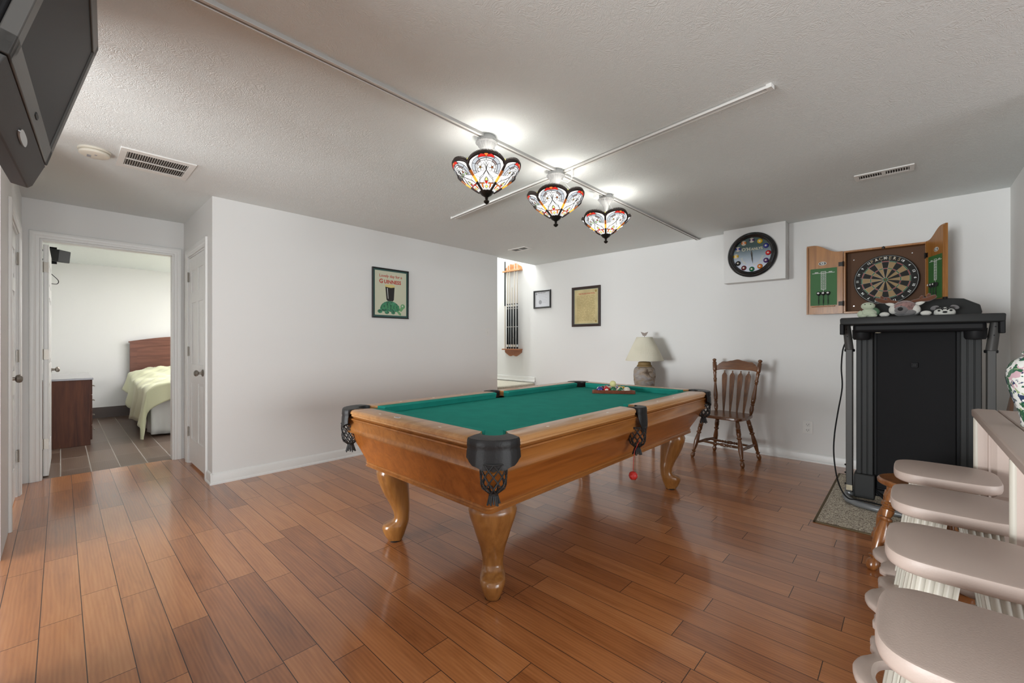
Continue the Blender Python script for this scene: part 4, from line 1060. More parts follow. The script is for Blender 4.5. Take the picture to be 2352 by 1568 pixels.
# ------------------------------------------------------------------ clock on the bulkhead
CKY = YB-0.14
ck = thing('wall_clock', 'round black wall clock with billiard balls for numerals', 'clock', (-1.222, CKY, 2.145))
mt = frame((0, 0, 0), (1, 0, 0), (0, 0, 1))
RC = 0.238
MB().lathe([(RC*0.97, 0), (RC, 0.008), (RC*0.995, 0.020), (RC*0.95, 0.030), (RC*0.93, 0.028), (RC*0.91, 0.036), (RC*0.86, 0.042), (RC*0.82, 0.036), (RC*0.80, 0.038), (RC*0.77, 0.032), (RC*0.76, 0.010), (RC*0.5, 0.008)], 72, mtx=mt).build('rim', M['clockblack'], ck, angle=25)
MB().lathe([(RC*0.765, 0.026), (RC*0.75, 0.029), (RC*0.735, 0.026)], 72, mtx=mt).build('bezel', M['chrome'], ck, angle=25) if False else None
fm = bpy.data.materials.new('clock_face'); n, l, b = nodes(fm)
tc = n.new('ShaderNodeTexCoord'); sp = n.new('ShaderNodeSeparateXYZ'); l.new(tc.outputs['Object'], sp.inputs[0])
r_ = n.new('ShaderNodeValToRGB'); r_.color_ramp.elements[0].position = 0.15; r_.color_ramp.elements[1].position = 0.75
r_.color_ramp.elements[0].color = (0.52, 0.56, 0.66, 1); r_.color_ramp.elements[1].color = (0.022, 0.065, 0.06, 1); e = r_.color_ramp.elements.new(0.47); e.color = (0.25, 0.32, 0.38, 1)
l.new(math_node(n, l, 'MULTIPLY_ADD', sp.outputs[2], 2.8, 0.5), r_.inputs['Fac']); l.new(r_.outputs['Color'], b.inputs['Base Color']); b.inputs['Roughness'].default_value = 0.35
fc = MB().prism(superell(RC*0.77, RC*0.77, 2, 64), 0.008, 0.012, mt).build('face', fm, ck, smooth=False)
cols = ['purple', 'yellow', 'blue', 'red', 'purple', 'orange', 'green', 'maroon', 'black', 'yellow', 'blue', 'orange']
for k in range(12):
    a = PI/2 - 2*PI*k/12; r0 = RC*0.645
    bb = MB().sphere((0, 0, 0), (0.0265, 0.0265, 0.012), 20, 10)
    m_ = MB(); st = k in (0, 9, 10, 11)
    c0_ = (r0*math.cos(a), r0*math.sin(a))
    m_.sphere((0, 0, 0), (0.0265, 0.0265, 0.014), 22, 12, mi=0, mtx=None)
    m_.v = [tuple(mt @ Vector((v[0]+c0_[0], v[1]+c0_[1], v[2]+0.0125))) for v in m_.v]
    if st:   # ivory caps above and below the stripe
        m_.m = [1 if abs(sum(m_.v[i][2] for i in f)/len(f) - c0_[1]) > 0.013 else 0 for f in m_.f]
    m_.prism(superell(0.0085, 0.0085, 2, 14), 0.026, 0.0275, mt @ Matrix.Translation((c0_[0], c0_[1], 0)), 1)
    m_.text(str(12 if k == 0 else k), 0.011, mt @ Matrix.Translation((c0_[0], c0_[1], 0.0278)), 2, 0.0002)
    m_.build('numeral_ball', [bmat(cols[k]), bmat('ivory'), M['ink']], ck)
t_ = MB(); t_.text("O'H", 0.050, mt @ Matrix.Translation((-0.056, 0.062, 0.0125)), bold=0.0006); t_.text('ANLYS', 0.036, mt @ Matrix.Translation((0.048, 0.058, 0.0125)), bold=0.0006)
word = 'TAVERN  &  BILLIARDS'
for i, ch_ in enumerate(word):
    if ch_ == ' ': continue
    a = R(192 + (348-192)*i/(len(word)-1)); r0 = RC*0.44
    t_.text(ch_, 0.026, mt @ Matrix.Translation((r0*math.cos(a), r0*math.sin(a)-0.004, 0.0125)) @ Matrix.Rotation(a+PI/2, 4, 'Z'))
t_.build('lettering', mat('clock_lettering', (0.62, 0.58, 0.42), 0.5), ck, smooth=False)
h_ = MB()
for a, L, w_ in ((R(95), 0.060, 0.0050), (R(-84), 0.085, 0.0035)):
    h_.prism([(-0.012, -w_), (L*0.4, -w_*1.6), (L, 0), (L*0.4, w_*1.6), (-0.012, w_)], 0.016, 0.0175, mt @ Matrix.Translation((0.0, -0.010, 0)) @ Matrix.Rotation(a, 4, 'Z'))
h_.cyl(mt @ Vector((0, -0.010, 0.012)), mt @ Vector((0, -0.010, 0.019)), 0.006, n=12)
h_.build('hands', M['ink'], ck, smooth=False)

# ------------------------------------------------------------------ dartboard cabinet
dc = thing('dartboard_cabinet', 'open pine dartboard cabinet hanging above the treadmill', 'dartboard cabinet', (-0.167, YB, 1.484))
W_, H_, D_ = 0.287, 0.592, 0.10       # half width, height, depth (local: x right, y toward wall=0, z up)
c_ = MB(); t_ = 0.016
c_.box(-W_, W_, -D_, 0, 0, t_).box(-W_, W_, -D_, 0, H_-t_, H_).box(-W_, -W_+t_, -D_, 0, t_, H_-t_).box(W_-t_, W_, -D_, 0, t_, H_-t_)
c_.build('case', M['pine'], dc, bevel=0.0015)
MB().box(-W_+t_, W_-t_, -0.012, -0.002, t_, H_-t_).build('back_panel', M['cork'], dc)
s_ = MB()
for x, z in ((-0.215, 0.51), (0.19, 0.52), (-0.215, 0.07), (0.19, 0.07)): s_.cyl((x, -0.012, z), (x, -0.014, z), 0.005, n=10)
s_.build('screw', M['chrome'], dc)
MB().lathe([(0.004, 0), (0.012, 0.004), (0.010, 0.010), (0.001, 0.012)], 14, mtx=frame((0.0, -D_, H_-0.010), (1, 0, 0), (0, 0, 1))).build('catch', M['bronze'], dc)
def gdoor(dx, name_lab):
    """door leaf in local xz plane: x 0 (hinge) .. wd outward, front face toward -y"""
    wd = 0.285; prof = []
    N = 18
    for i in range(N+1):
        t = i/N; z = H_ + 0.085*(0.5-0.5*math.cos(PI*min(max((t-0.12)/0.70, 0), 1)))**1.0 + 0.010*max(0, (t-0.8)/0.2)*0
        prof.append((wd*t, z))
    poly = [(0, 0), (wd, 0)] + list(reversed(prof))
    return wd, poly
def make_gdoor(loc, rz, mirror):
    wd, poly = gdoor(0, '')
    s = -1 if mirror else 1
    root = Matrix.Translation(loc) @ Matrix.Rotation(rz, 4, 'Z') @ Matrix.Diagonal((s, 1, 1, 1))
    mt_ = root @ Matrix(((1, 0, 0, 0), (0, 0, -1, 0), (0, 1, 0, 0), (0, 0, 0, 1)))   # poly x -> x, poly y -> z, extrude -> -y
    lf_ = MB().prism(poly, 0.0, 0.016, mt_).box(0, wd, -0.026, -0.016, 0, 0.012, mtx=root).box(wd-0.014, wd, -0.030, -0.016, 0, H_+0.07, mtx=root)
    d = lf_.build('door', M['pine'], dc, smooth=False, bevel=0.001)
    y0 = 0.0165
    sb = MB().prism([(0.045, 0.085), (wd-0.030, 0.085), (wd-0.030, 0.445), (0.045, 0.445)], 0.016, 0.0185, mt_)
    sbo = sb.build('scoreboard', M['scoregreen'], d, smooth=False)
    w_ = MB(); cx_ = (0.045+wd-0.030)/2
    w_.prism([(0.062, 0.398), (wd-0.045, 0.398), (wd-0.045, 0.402), (0.062, 0.402)], 0.0186, 0.019, mt_)
    w_.prism([(cx_-0.0015, 0.195), (cx_+0.0015, 0.195), (cx_+0.0015, 0.24), (cx_-0.0015, 0.24)], 0.0186, 0.019, mt_)
    w_.annulus([(cx_-0.020, 0.238), (cx_+0.020, 0.238), (cx_+0.020, 0.415), (cx_-0.020, 0.415)], [(cx_-0.017, 0.241), (cx_+0.017, 0.241), (cx_+0.017, 0.411), (cx_-0.017, 0.411)], 0.0186, 0.0192, mt_)
    for i, num in enumerate(('20', '19', '18', '17', '16', '15', 'B')):
        z = 0.390-0.0230*i
        w_.annulus([(cx_-0.0125, z-0.0085), (cx_+0.0125, z-0.0085), (cx_+0.0125, z+0.0085), (cx_-0.0125, z+0.0085)], [(cx_-0.0102, z-0.0062), (cx_+0.0102, z-0.0062), (cx_+0.0102, z+0.0062), (cx_-0.0102, z+0.0062)], 0.0186, 0.0192, mt_)
        w_.text(num, 0.012, root @ Matrix.Diagonal((s, 1, 1, 1)) @ Matrix.Translation((s*cx_, -0.0192, z)) @ Matrix.Rotation(R(90), 4, 'X'), 0, 0.0002)
    for x_, tx_ in ((cx_-0.055, 'HOME'), (cx_+0.055, 'AWAY')):
        w_.prism([(x_-0.014, 0.405), (x_+0.014, 0.405), (x_+0.014, 0.411), (x_-0.014, 0.411)], 0.0186, 0.0190, mt_)
    w_.build('score_lines', M['chalk'], sbo, smooth=False)
    # oval G emblem
    em = MB(); ex, ezz = cx_+0.008, 0.492
    em.prism([(x+ex, y+ezz) for x, y in superell(0.032, 0.0185, 2, 32)], 0.016, 0.0172, mt_, 0)
    em.prism([(x+ex, y+ezz) for x, y in superell(0.0275, 0.0148, 2, 32)], 0.0172, 0.0176, mt_, 1)
    mtg = root @ Matrix.Diagonal((s, 1, 1, 1)) @ Matrix.Translation((s*ex, -0.0178, ezz)) @ Matrix.Rotation(R(90), 4, 'X') @ Matrix.Diagonal((1.45, 1, 1, 1))
    em.text('G', 0.030, mtg, 0, 0.0003, bold=0.0014)
    em.build('emblem', [M['chalk'], M['ink']], d, smooth=False)
    # dart shelf
    MB().box(0.060, wd-0.040, -0.040, -0.0165, 0.070, 0.080, mtx=root).build('dart_shelf', M['pine'], d, bevel=0.003)
    for z in (0.095, 0.47):
        for sx in (0.004,):
            hb = MB().box(-0.004, 0.034, -0.0185, -0.016, z-0.020, z+0.020, mtx=root).cyl(root @ Vector((-0.002, -0.020, z-0.024)), root @ Vector((-0.002, -0.020, z+0.024)), 0.006, n=10)
            for a, c in ((0.012, 0.010), (0.012, -0.010), (0.026, 0.0)): hb.cyl(root @ Vector((a, -0.0185, z+c)), root @ Vector((a, -0.0195, z+c)), 0.003, n=8)
            hb.build('hinge', M['bronze'], d, smooth=False)
    return root, cx_
rootL, cxl = make_gdoor((-W_-0.002, -D_, 0), R(0), True)
rootR, cxr = make_gdoor((W_+0.002, -D_, 0), R(-68), False)
# dartboard inside the cabinet
db = thing('dartboard', 'round bristle dartboard inside the open pine cabinet', 'dartboard', (-0.155, YB-0.052, 1.779))
RB_ = 0.2255
mt = frame((0, 0, 0), (1, 0, 0), (0, 0, 1))
MB().lathe([(RB_*0.99, -0.038), (RB_, -0.034), (RB_, 0.0), (RB_*0.995, 0.001)], 80, mtx=mt).build('board', M['dart_black'], db)
sg_ = MB(); mats = [M['dart_black'], M['dart_tan'], M['dart_red'], M['dart_green']]
def sector(r0, r1, a0, a1, mi, z=0.0014):
    pts = [(r0*math.cos(a0+(a1-a0)*i/4), r0*math.sin(a0+(a1-a0)*i/4)) for i in range(5)] + [(r1*math.cos(a1+(a0-a1)*i/4), r1*math.sin(a1+(a0-a1)*i/4)) for i in range(5)]
    sg_.add([mt @ Vector((x, y, z)) for x, y in pts], [(i, i+1, 8-i, 9-i) for i in range(4)], mi)
for k in range(20):
    a0 = PI/2 + (k-0.5)*PI/10; a1 = a0 + PI/10; ev = k % 2 == 0
    sector(0.016, 0.099, a0, a1, 0 if ev else 1); sector(0.099, 0.107, a0, a1, 2 if ev else 3)
    sector(0.107, 0.162, a0, a1, 0 if ev else 1); sector(0.162, 0.170, a0, a1, 2 if ev else 3)
sg_.prism(superell(0.016, 0.016, 2, 24), 0.001, 0.0016, mt, 3); sg_.prism(superell(0.0065, 0.0065, 2, 16), 0.0016, 0.0018, mt, 2)
sg_.build('playing_face', mats, db, smooth=False)
wr = MB()
for r in (0.0165, 0.099, 0.107, 0.162, 0.170, RB_*0.965):
    wr.tube([mt @ Vector((r*math.cos(2*PI*i/60), r*math.sin(2*PI*i/60), 0.0022 if r < 0.2 else 0.004)) for i in range(60)], 0.0006 if r < 0.2 else 0.0011, 5, closed=True)
for k in range(20):
    a = PI/2 + (k-0.5)*PI/10
    wr.tube([mt @ Vector((0.016*math.cos(a), 0.016*math.sin(a), 0.0022)), mt @ Vector((0.181*math.cos(a), 0.181*math.sin(a), 0.0022))], 0.0007, 5)
wr.build('wire', M['wire'], db)
nn = MB()
for k, num in enumerate((20, 5, 12, 9, 14, 11, 8, 16, 7, 19, 3, 17, 2, 15, 10, 6, 13, 4, 18, 1)):
    a = PI/2 + k*PI/10
    nn.text(str(num), 0.026, mt @ Matrix.Translation((0.197*math.cos(a), 0.197*math.sin(a), 0.003)) @ Matrix.Rotation(a-PI/2, 4, 'Z'), 0, 0.0006, bold=0.0004)
nn.build('numbers', M['numgrey'], db, smooth=False)
nn = MB()
for i, ch_ in enumerate('PACKERS'):
    a = R(118 - 56*i/6); nn.text(ch_, 0.034, mt @ Matrix.Translation((0.196*math.cos(a), 0.196*math.sin(a), 0.0022)) @ Matrix.Scale(1.15, 4) @ Matrix.Rotation(a-PI/2, 4, 'Z'), 0, 0.0004, bold=0.0003)
nn.build('lettering', M['packgold'], db, smooth=False)
# darts standing in the two shelves
def dart(loc, rz, label):
    d = thing('dart', label, 'dart', loc, rz, 'darts on the cabinet doors')
    MB().spin((0, 0, 0), (0, 0, 0.135), [(0, .0008), (.14, .0014), (.16, .0030), (.42, .0036), (.46, .0022), (.98, .0020), (1, .001)], 10).build('barrel', M['dark'], d)
    fl = MB()
    for a in (0.4, 0.4+PI/2):
        ca, sa = math.cos(a), math.sin(a)
        poly = [(0, 0.095), (0.017, 0.110), (0.018, 0.130), (0.010, 0.137), (-0.010, 0.137), (-0.018, 0.130), (-0.017, 0.110)]
        fl.prism(poly, -0.0004, 0.0004, frame((0, 0, 0), (ca, sa, 0), (0, 0, 1)))
    f_ = fl.build('flight', M['dart_black'], d, smooth=False)
    MB().prism(superell(0.009, 0.007, 2, 14), 0.0185, 0.0190, frame((0, 0, 0.122), (1, 0, 0), (0, 0, 1))).annulus(superell(0.010, 0.008, 2, 14), superell(0.007, 0.0055, 2, 14), 0.0190, 0.0193, frame((0, 0, 0.122), (1, 0, 0), (0, 0, 1))).build('flight_badge', M['chalk'], f_, smooth=False)
    return d
base = Vector((-0.167, YB, 1.484))
for i, nm in enumerate(('left', 'middle', 'right')):
    p = base + (rootL @ Vector((cxl + (1-i)*0.037, -0.034, 0.0805))); dart(p, 0, '%s dart of the three standing on the left cabinet door' % nm)
for i, nm in enumerate(('left', 'middle', 'right')):
    p = base + (rootR @ Vector((cxr + (i-1)*0.037, -0.034, 0.0805))); dart(p, R(-68), '%s dart of the three standing on the right cabinet door' % nm)

# ------------------------------------------------------------------ cue rack and cues in the stairwell
cr = thing('cue_rack', 'two-piece oak wall rack holding pool cues beside the stair opening', 'cue rack', (-4.835, YB, 1.0))
def scal(w_, h, n=24, up_=False):
    pts = []
    for i in range(n+1):
        x = -w_+2*w_*i/n; t = abs(x)/w_
        z = -(h*(0.35 + 0.65*(1-t**2.5)) - 0.012*math.cos(x*40)*(1-t))
        pts.append((x, -z if up_ else z))
    return pts
mt = frame((0, -0.001, 0), (1, 0, 0), (0, 0, 1))
MB().prism([(0.19, 0), (-0.19, 0)][::-1] and ([(-0.19, 0.09), ] + [(x, z+0.085) for x, z in scal(0.19, 0.10)] + [(0.19, 0.09)]), 0, 0.018, mt).box(-0.20, 0.20, -0.085, -0.001, 0.088, 0.108).build('lower_bracket', M['rackdark'], cr, bevel=0.003)
MB().prism([(-0.19, 1.42)] + [(x, z+1.42) for x, z in scal(0.19, 0.11, up_=True)] + [(0.19, 1.42)], 0, 0.016, mt).box(-0.20, 0.20, -0.075, -0.001, 1.395, 1.420).build('upper_bracket', M['rackwood'], cr, bevel=0.003)
MB().annulus(superell(0.026, 0.026, 2, 20), superell(0.018, 0.018, 2, 20), 0.018, 0.021, mt @ Matrix.Translation((0, 0.045, 0))).build('carving', M['rackdark'], cr)
def cue(x, kind, label, top=1.45):
    q = thing('pool_cue', label, 'pool cue', (x, YB-0.055, 1.1085), 0, 'cues in the wall rack')
    L = top
    if kind == 'bridge':
        MB().spin((0, 0, 0), (0, 0, 0.72), [(0, .013), (.05, .014), (1, .010)], 12).build('shaft', M['cue_white'], q)
        MB().spin((0, 0, 0.72), (0, 0, L), [(0, .0125), (1, .0115)], 12).build('sleeve', M['dark'], q)
        return q
    MB().spin((0, 0, 0), (0, 0, 0.70), [(0, .012), (.02, .0155), (1, .0115)], 14).build('butt', M['black'] if kind != 'plain' else M['dark'], q)
    s_ = MB()
    for a, b_, r in ((0.03, 0.07, .0158), (0.36, 0.37, .0142), (0.665, 0.675, .0122), (0.70, 0.735, .0120)): s_.cyl((0, 0, a), (0, 0, b_), r, n=14)
    s_.build('ring', M['cue_white'] if kind != 'silver' else M['steel'], q)
    MB().cyl((0, 0, 0.735), (0, 0, 0.75), 0.0118, n=12).build('joint', M['black'], q)
    MB().spin((0, 0, 0.75), (0, 0, L), [(0, .0112), (.98, .0068), (1, .0066)], 12).build('shaft', M['cue_white'], q)
    return q
cue(-4.985, 'bridge', 'grey-topped pale bridge stick at the left end of the cue rack', 1.47)
cue(-4.925, 'ringed', 'black-butted cue next to the grey bridge stick')
cue(-4.878, 'silver', 'cue with silver butt rings, third stick in the rack from the left')
q = cue(-4.825, 'short', 'tapered black and cream cue in the middle of the rack', 1.02)
cue(-4.765, 'ringed', 'black-butted cue, second from the right end of the rack')
cue(-4.705, 'silver', 'black-butted cue with silver rings at the right end of the rack')

# ------------------------------------------------------------------ television on its wall mount
bd_ = Vector((-1, 0.054, 0)).normalized(); ud = Vector((0, 0.275, 1)).normalized()
# orthonormal: x along the screen (near -> far), y up the screen
ud = (ud - bd_*ud.dot(bd_)).normalized(); nd = bd_.cross(ud)      # nd points away from the viewer or toward
if nd.y < 0: nd = -nd
far = Vector((-2.228, -0.033, 1.827)); WT, HT = 0.80, 0.495
org = far - bd_*WT
tv = thing('television', 'grey flat television tilted down from a wall mount, upper left corner', 'television', tuple(org))
def tvm(zoff=0): return Matrix(((bd_.x, ud.x, nd.x, nd.x*zoff), (bd_.y, ud.y, nd.y, nd.y*zoff), (bd_.z, ud.z, nd.z, nd.z*zoff), (0, 0, 0, 1)))
T0 = tvm()
m_ = MB(); bw = 0.045
for a, b_ in (((0, WT), (0, bw*1.15)), ((0, WT), (HT-bw, HT)), ((0, bw), (0, HT)), ((WT-bw, WT), (0, HT))):
    m_.box(a[0], a[1], b_[0], b_[1], -0.03, 0.0, mtx=T0)
m_.build('bezel', M['tvbezel'], tv, bevel=0.003)
MB().box(bw-0.004, WT-bw+0.004, bw, HT-bw+0.004, -0.02, -0.006, mtx=T0).build('screen', M['tvscreen'], tv)
MB().box(0.0, WT, -0.006, HT+0.0, -0.045, -0.03, mtx=T0).box(0.08, WT-0.08, 0.05, HT-0.05, -0.10, -0.045, mtx=T0).build('back_housing', M['black'], tv, bevel=0.006)
sp_ = MB(); pr_ = [(-0.004, -0.002), (-0.010, -0.004), (-0.085, -0.012), (-0.098, -0.020), (-0.100, -0.060), (-0.06, -0.075), (-0.004, -0.045)]
sp_.ring([[T0 @ Vector((x, a, b_)) for a, b_ in pr_] for x in (0.0, WT-0.01, WT)], mi=0)
spk = sp_.build('speaker_bar', M['tvspeaker'], tv, bevel=0.003)
MB().prism([(x+WT*0.5, y-0.050) for x, y in superell(0.060, 0.0125, 2.6, 28)], -0.008, -0.0035, T0).build('badge', M['steel'], spk)
MB().prism([(x+WT*0.5, y+0.026) for x, y in superell(0.022, 0.006, 4, 20)], 0.0, 0.002, T0).build('logo', M['dark'], tv)
mnt = MB(); bc = T0 @ Vector((WT/2, HT*0.45, -0.10)); wl = Vector((bc.x, YE-tv.location.y+0.0, bc.z))
mnt.box(wl.x-0.10, wl.x+0.10, wl.y+0.001, wl.y+0.015, wl.z-0.10, wl.z+0.10)
mnt.tube([wl, (wl.x, (wl.y+bc.y)/2, wl.z), bc + Vector((0, 0.01, 0))], 0.028, 12)
mnt.build('wall_mount', M['black'], tv)
# swivel foot under the speaker bar
mnt = MB(); p0 = T0 @ Vector((WT*0.50, -0.10, -0.13))
mnt.lathe([(0.004, -0.040), (0.03, -0.038), (0.038, -0.02), (0.035, 0.0), (0.015, 0.05)], 24, c=tuple(p0)); mnt.build('foot', M['black'], tv)

# ------------------------------------------------------------------ table lamp on a hidden end table
et = thing('end_table', 'small dark wooden end table behind the pool table under the carved lamp', 'side table', (-2.38, 4.90, 0))
MB().box(-0.25, 0.25, -0.22, 0.22, 0.575, 0.60).build('tabletop', M['chairx'], et, bevel=0.004)
for sx in (1, -1):
    for sy in (1, -1): MB().cyl((sx*0.21, sy*0.18, 0), (sx*0.21, sy*0.18, 0.575), 0.016, 0.022, 12).build('leg', M['chair'], et)
tl = thing('table_lamp', 'carved clay table lamp with a cream pleated shade against the back wall', 'lamp', (-2.38, 4.93, 0.60))
cl_p = [(0, 0.075), (0.012, 0.092), (0.05, 0.108), (0.11, 0.120), (0.18, 0.126), (0.25, 0.128), (0.285, 0.122), (0.305, 0.105), (0.315, 0.085)]
def clay_r(r, z, a):
    if z > 0.285 or z < 0.004: return r
    q = math.sin(2*a + z*34 + 1.6*math.sin(3*a+z*9)) ; q = 1-abs(q)**0.6
    return r*(1.0 + 0.075*(0.5-q)*min(1, (0.285-z)*14))
MB().lathe([(interp_lin(cl_p, 0.315*i/60), 0.315*i/60) for i in range(61)], 120, fn=clay_r).build('base', M['clay'], tl, angle=60)
MB().lathe([(0.088, 0.312), (0.090, 0.325), (0.078, 0.335), (0.075, 0.365), (0.060, 0.372), (0.02, 0.375), (0.012, 0.40), (0.010, 0.52)], 40).build('neck', M['clayneck'], tl)
NP = 110; rings = []
for r, z in ((0.226, 0.385), (0.224, 0.392), (0.166, 0.520), (0.096, 0.668), (0.094, 0.675)):
    rings.append([((r*(1+(0.010 if 0.39 < z < 0.67 else 0)*(1 if j % 2 else -1)))*math.cos(2*PI*j/(2*NP)), (r*(1+(0.010 if 0.39 < z < 0.67 else 0)*(1 if j % 2 else -1)))*math.sin(2*PI*j/(2*NP)), z) for j in range(2*NP)])
MB().ring(rings, cap0=False, cap1=False).build('lamp_shade', M['linen'], tl, angle=60, solid=0.002)
MB().tube([(0, 0, 0.52), (0, 0, 0.70)], 0.003, 8).box(-0.094, 0.094, -0.001, 0.001, 0.668, 0.671).box(-0.001, 0.001, -0.094, 0.094, 0.668, 0.671).build('harp', M['steel'], tl)
vd = Vector((math.cos(0.7531), math.sin(0.7531), 0))
fp = [(0.0, 0.0), (0.018, 0.0), (0.032, 0.024), (0.044, 0.050), (0.020, 0.040), (0.004, 0.036), (0.0, 0.030)]
MB().prism(fp, -0.002, 0.002, frame((0, 0, 0.692), (0.93, 0.36, 0), (0, 0, 1))).prism([(-x, y) for x, y in reversed(fp)], -0.002, 0.002, frame((0, 0, 0.692), (0.93, 0.36, 0), (0, 0, 1))).cyl((0, 0, 0.675), (0, 0, 0.70), 0.004, n=8).build('finial', M['butterfly'], tl, smooth=False)

# ------------------------------------------------------------------ arrow-back dining chair
ch = thing('dining_chair', 'dark walnut arrow-back dining chair with turned legs against the back wall', 'chair', (-1.385, 4.745, 0), R(-8))
def turned_leg(p0, p1, m, parent, name='leg', s=1.0, n=18):
    pr = [(0, .010), (.02, .017), (.06, .022), (.10, .021), (.135, .012), (.15, .020), (.165, .021), (.18, .013), (.22, .016), (.33, .022), (.42, .024), (.52, .019), (.58, .015), (.60, .024), (.62, .024), (.635, .016), (.68, .021), (.715, .023), (.72, .018), (.735, .024), (.75, .018), (.765, .024), (.78, .018), (.795, .024), (.81, .019), (.86, .022), (.93, .018), (1, .015)]
    return MB().spin(p0, p1, [(t, r*s) for t, r in pr], n).build(name, m, parent, angle=50)
ZS = 0.435
seat = [(-0.225, -0.19), (-0.19, -0.225), (0.19, -0.225), (0.225, -0.19), (0.235, -0.06), (0.215, 0.09), (0.19, 0.17), (0.15, 0.20), (-0.15, 0.20), (-0.19, 0.17), (-0.215, 0.09), (-0.235, -0.06)]
def smooth_poly(p, it=2):
    for _ in range(it):
        q = []
        for i in range(len(p)):
            a, b_ = p[i], p[(i+1) % len(p)]
            q += [(a[0]*.75+b_[0]*.25, a[1]*.75+b_[1]*.25), (a[0]*.25+b_[0]*.75, a[1]*.25+b_[1]*.75)]
        p = q
    return p
MB().prism(smooth_poly(seat), ZS, ZS+0.032).build('seat', M['chairx'], ch, bevel=0.008, seg=3)
FL = [((-0.255, -0.225), (-0.17, -0.15)), ((0.255, -0.225), (0.17, -0.15)), ((-0.235, 0.225), (-0.15, 0.13)), ((0.235, 0.225), (0.15, 0.13))]
for a, b_ in FL: turned_leg((a[0], a[1], 0), (b_[0], b_[1], ZS+0.005), M['chair'], ch)
def at(leg_, z):
    a, b_ = leg_; t = z/ZS; return Vector((a[0]+(b_[0]-a[0])*t, a[1]+(b_[1]-a[1])*t, z))
sp_prof = [(0, .008), (.25, .013), (.3, .011), (.33, .015), (.36, .010), (.39, .015), (.42, .010), (.46, .016), (.54, .016), (.58, .010), (.61, .015), (.64, .010), (.67, .015), (.7, .011), (.75, .013), (1, .008)]
for sx in (0, 1):
    MB().tube([at(FL[sx], 0.155), at(FL[sx], 0.155).lerp(at(FL[sx+2], 0.155), 0.5) + Vector((0.0, 0, 0.004)), at(FL[sx+2], 0.155)], [0.010, 0.017, 0.010], 14).build('stretcher', M['chair'], ch)
for t in (0.30, 0.70):
    MB().spin(at(FL[0], 0.155).lerp(at(FL[2], 0.155), t), at(FL[1], 0.155).lerp(at(FL[3], 0.155), t), sp_prof, 14).build('stretcher', M['chairx'], ch)
BT = 0.565
back_top = {}
post_pr = [(0, .011), (.03, .017), (.09, .021), (.16, .014), (.18, .020), (.195, .014), (.21, .019), (.30, .022), (.40, .018), (.52, .012), (.55, .012), (.565, .019), (.575, .013), (.60, .019), (.63, .014), (.70, .015), (.74, .019), (.75, .014), (.77, .019), (.785, .021), (.93, .021), (.945, .012), (.955, .017), (.975, .021), (.99, .017), (1, .006)]
for sx in (-1, 1):
    MB().spin((sx*0.178, 0.150, ZS+0.03), (sx*0.238, 0.235, ZS+0.03+BT), post_pr, 18).build('back_post', M['chair'], ch, angle=50)
def backpt(x, z):   # curved back plane
    t = (z-ZS-0.03)/BT
    return Vector((x*(1+0.30*t), 0.158 + 0.082*t + 0.028*t*(1-(x/0.2)**2), z))
cr_ = MB(); top = [(-0.20, 0.095), (-0.18, 0.100), (-0.155, 0.128), (-0.13, 0.145), (-0.10, 0.145), (-0.06, 0.155), (0, 0.170), (0.06, 0.155), (0.10, 0.145), (0.13, 0.145), (0.155, 0.128), (0.18, 0.100), (0.20, 0.095)]
zb = ZS+0.03+BT-0.175
rings = []
for i in range(33):
    x = -0.183+0.366*i/32; zt = interp([(a*0.915, c) for a, c in top], x); zl = 0.042 + 0.018*(1-(abs(x)/0.183)**4) + (0.010 if False else 0)
    ring = []
    for z, o_ in ((zb+zl, -0.009), (zb+zl, 0.009), (zb+zt, 0.009), (zb+zt, -0.009)):
        p = backpt(x, z); ring.append((p.x*0.985, p.y+o_, p.z))
    rings.append(ring)
cr_.ring(rings).build('crest_rail', M['chairx'], ch, bevel=0.004, angle=50)
for x in (-0.102, -0.035, 0.035, 0.102):
    rings = []
    for t, hw in ((0, .008), (.03, .008), (.1, .010), (.35, .018), (.6, .023), (.80, .0265), (.88, .026), (.93, .014), (.95, .006), (1.0, .006)):
        z = ZS+0.028 + t*(BT-0.125); p = backpt(x, z)
        rings.append([(p.x+hw*a, p.y+0.005*b_ + (0.0), p.z) for a, b_ in ((-1, -0.8), (0, -1), (1, -0.8), (1, 0.8), (0, 1), (-1, 0.8))])
    MB().ring(rings).build('back_slat', M['chair'], ch, angle=45)

# ------------------------------------------------------------------ woven mat and treadmill
tm_ = thing('woven_mat', 'speckled brown woven mat under the treadmill', 'mat', (0.06, 4.16, 0))
MB().box(-0.515, 0.49, -0.685, 0.72, 0.0, 0.007).build('pile', M['mat'], tm_)
e_ = MB()
e_.box(-0.53, 0.505, -0.70, -0.684, 0, 0.008).box(-0.53, 0.505, 0.719, 0.735, 0, 0.008).box(-0.53, -0.514, -0.70, 0.735, 0, 0.008).box(0.489, 0.505, -0.70, 0.735, 0, 0.008)
e_.build('binding', M['matedge'], tm_, bevel=0.002)
TMZ = 0.008
tr = thing('treadmill', 'folded dark grey treadmill standing upright on the woven mat', 'treadmill', (0.03, 4.15, TMZ))
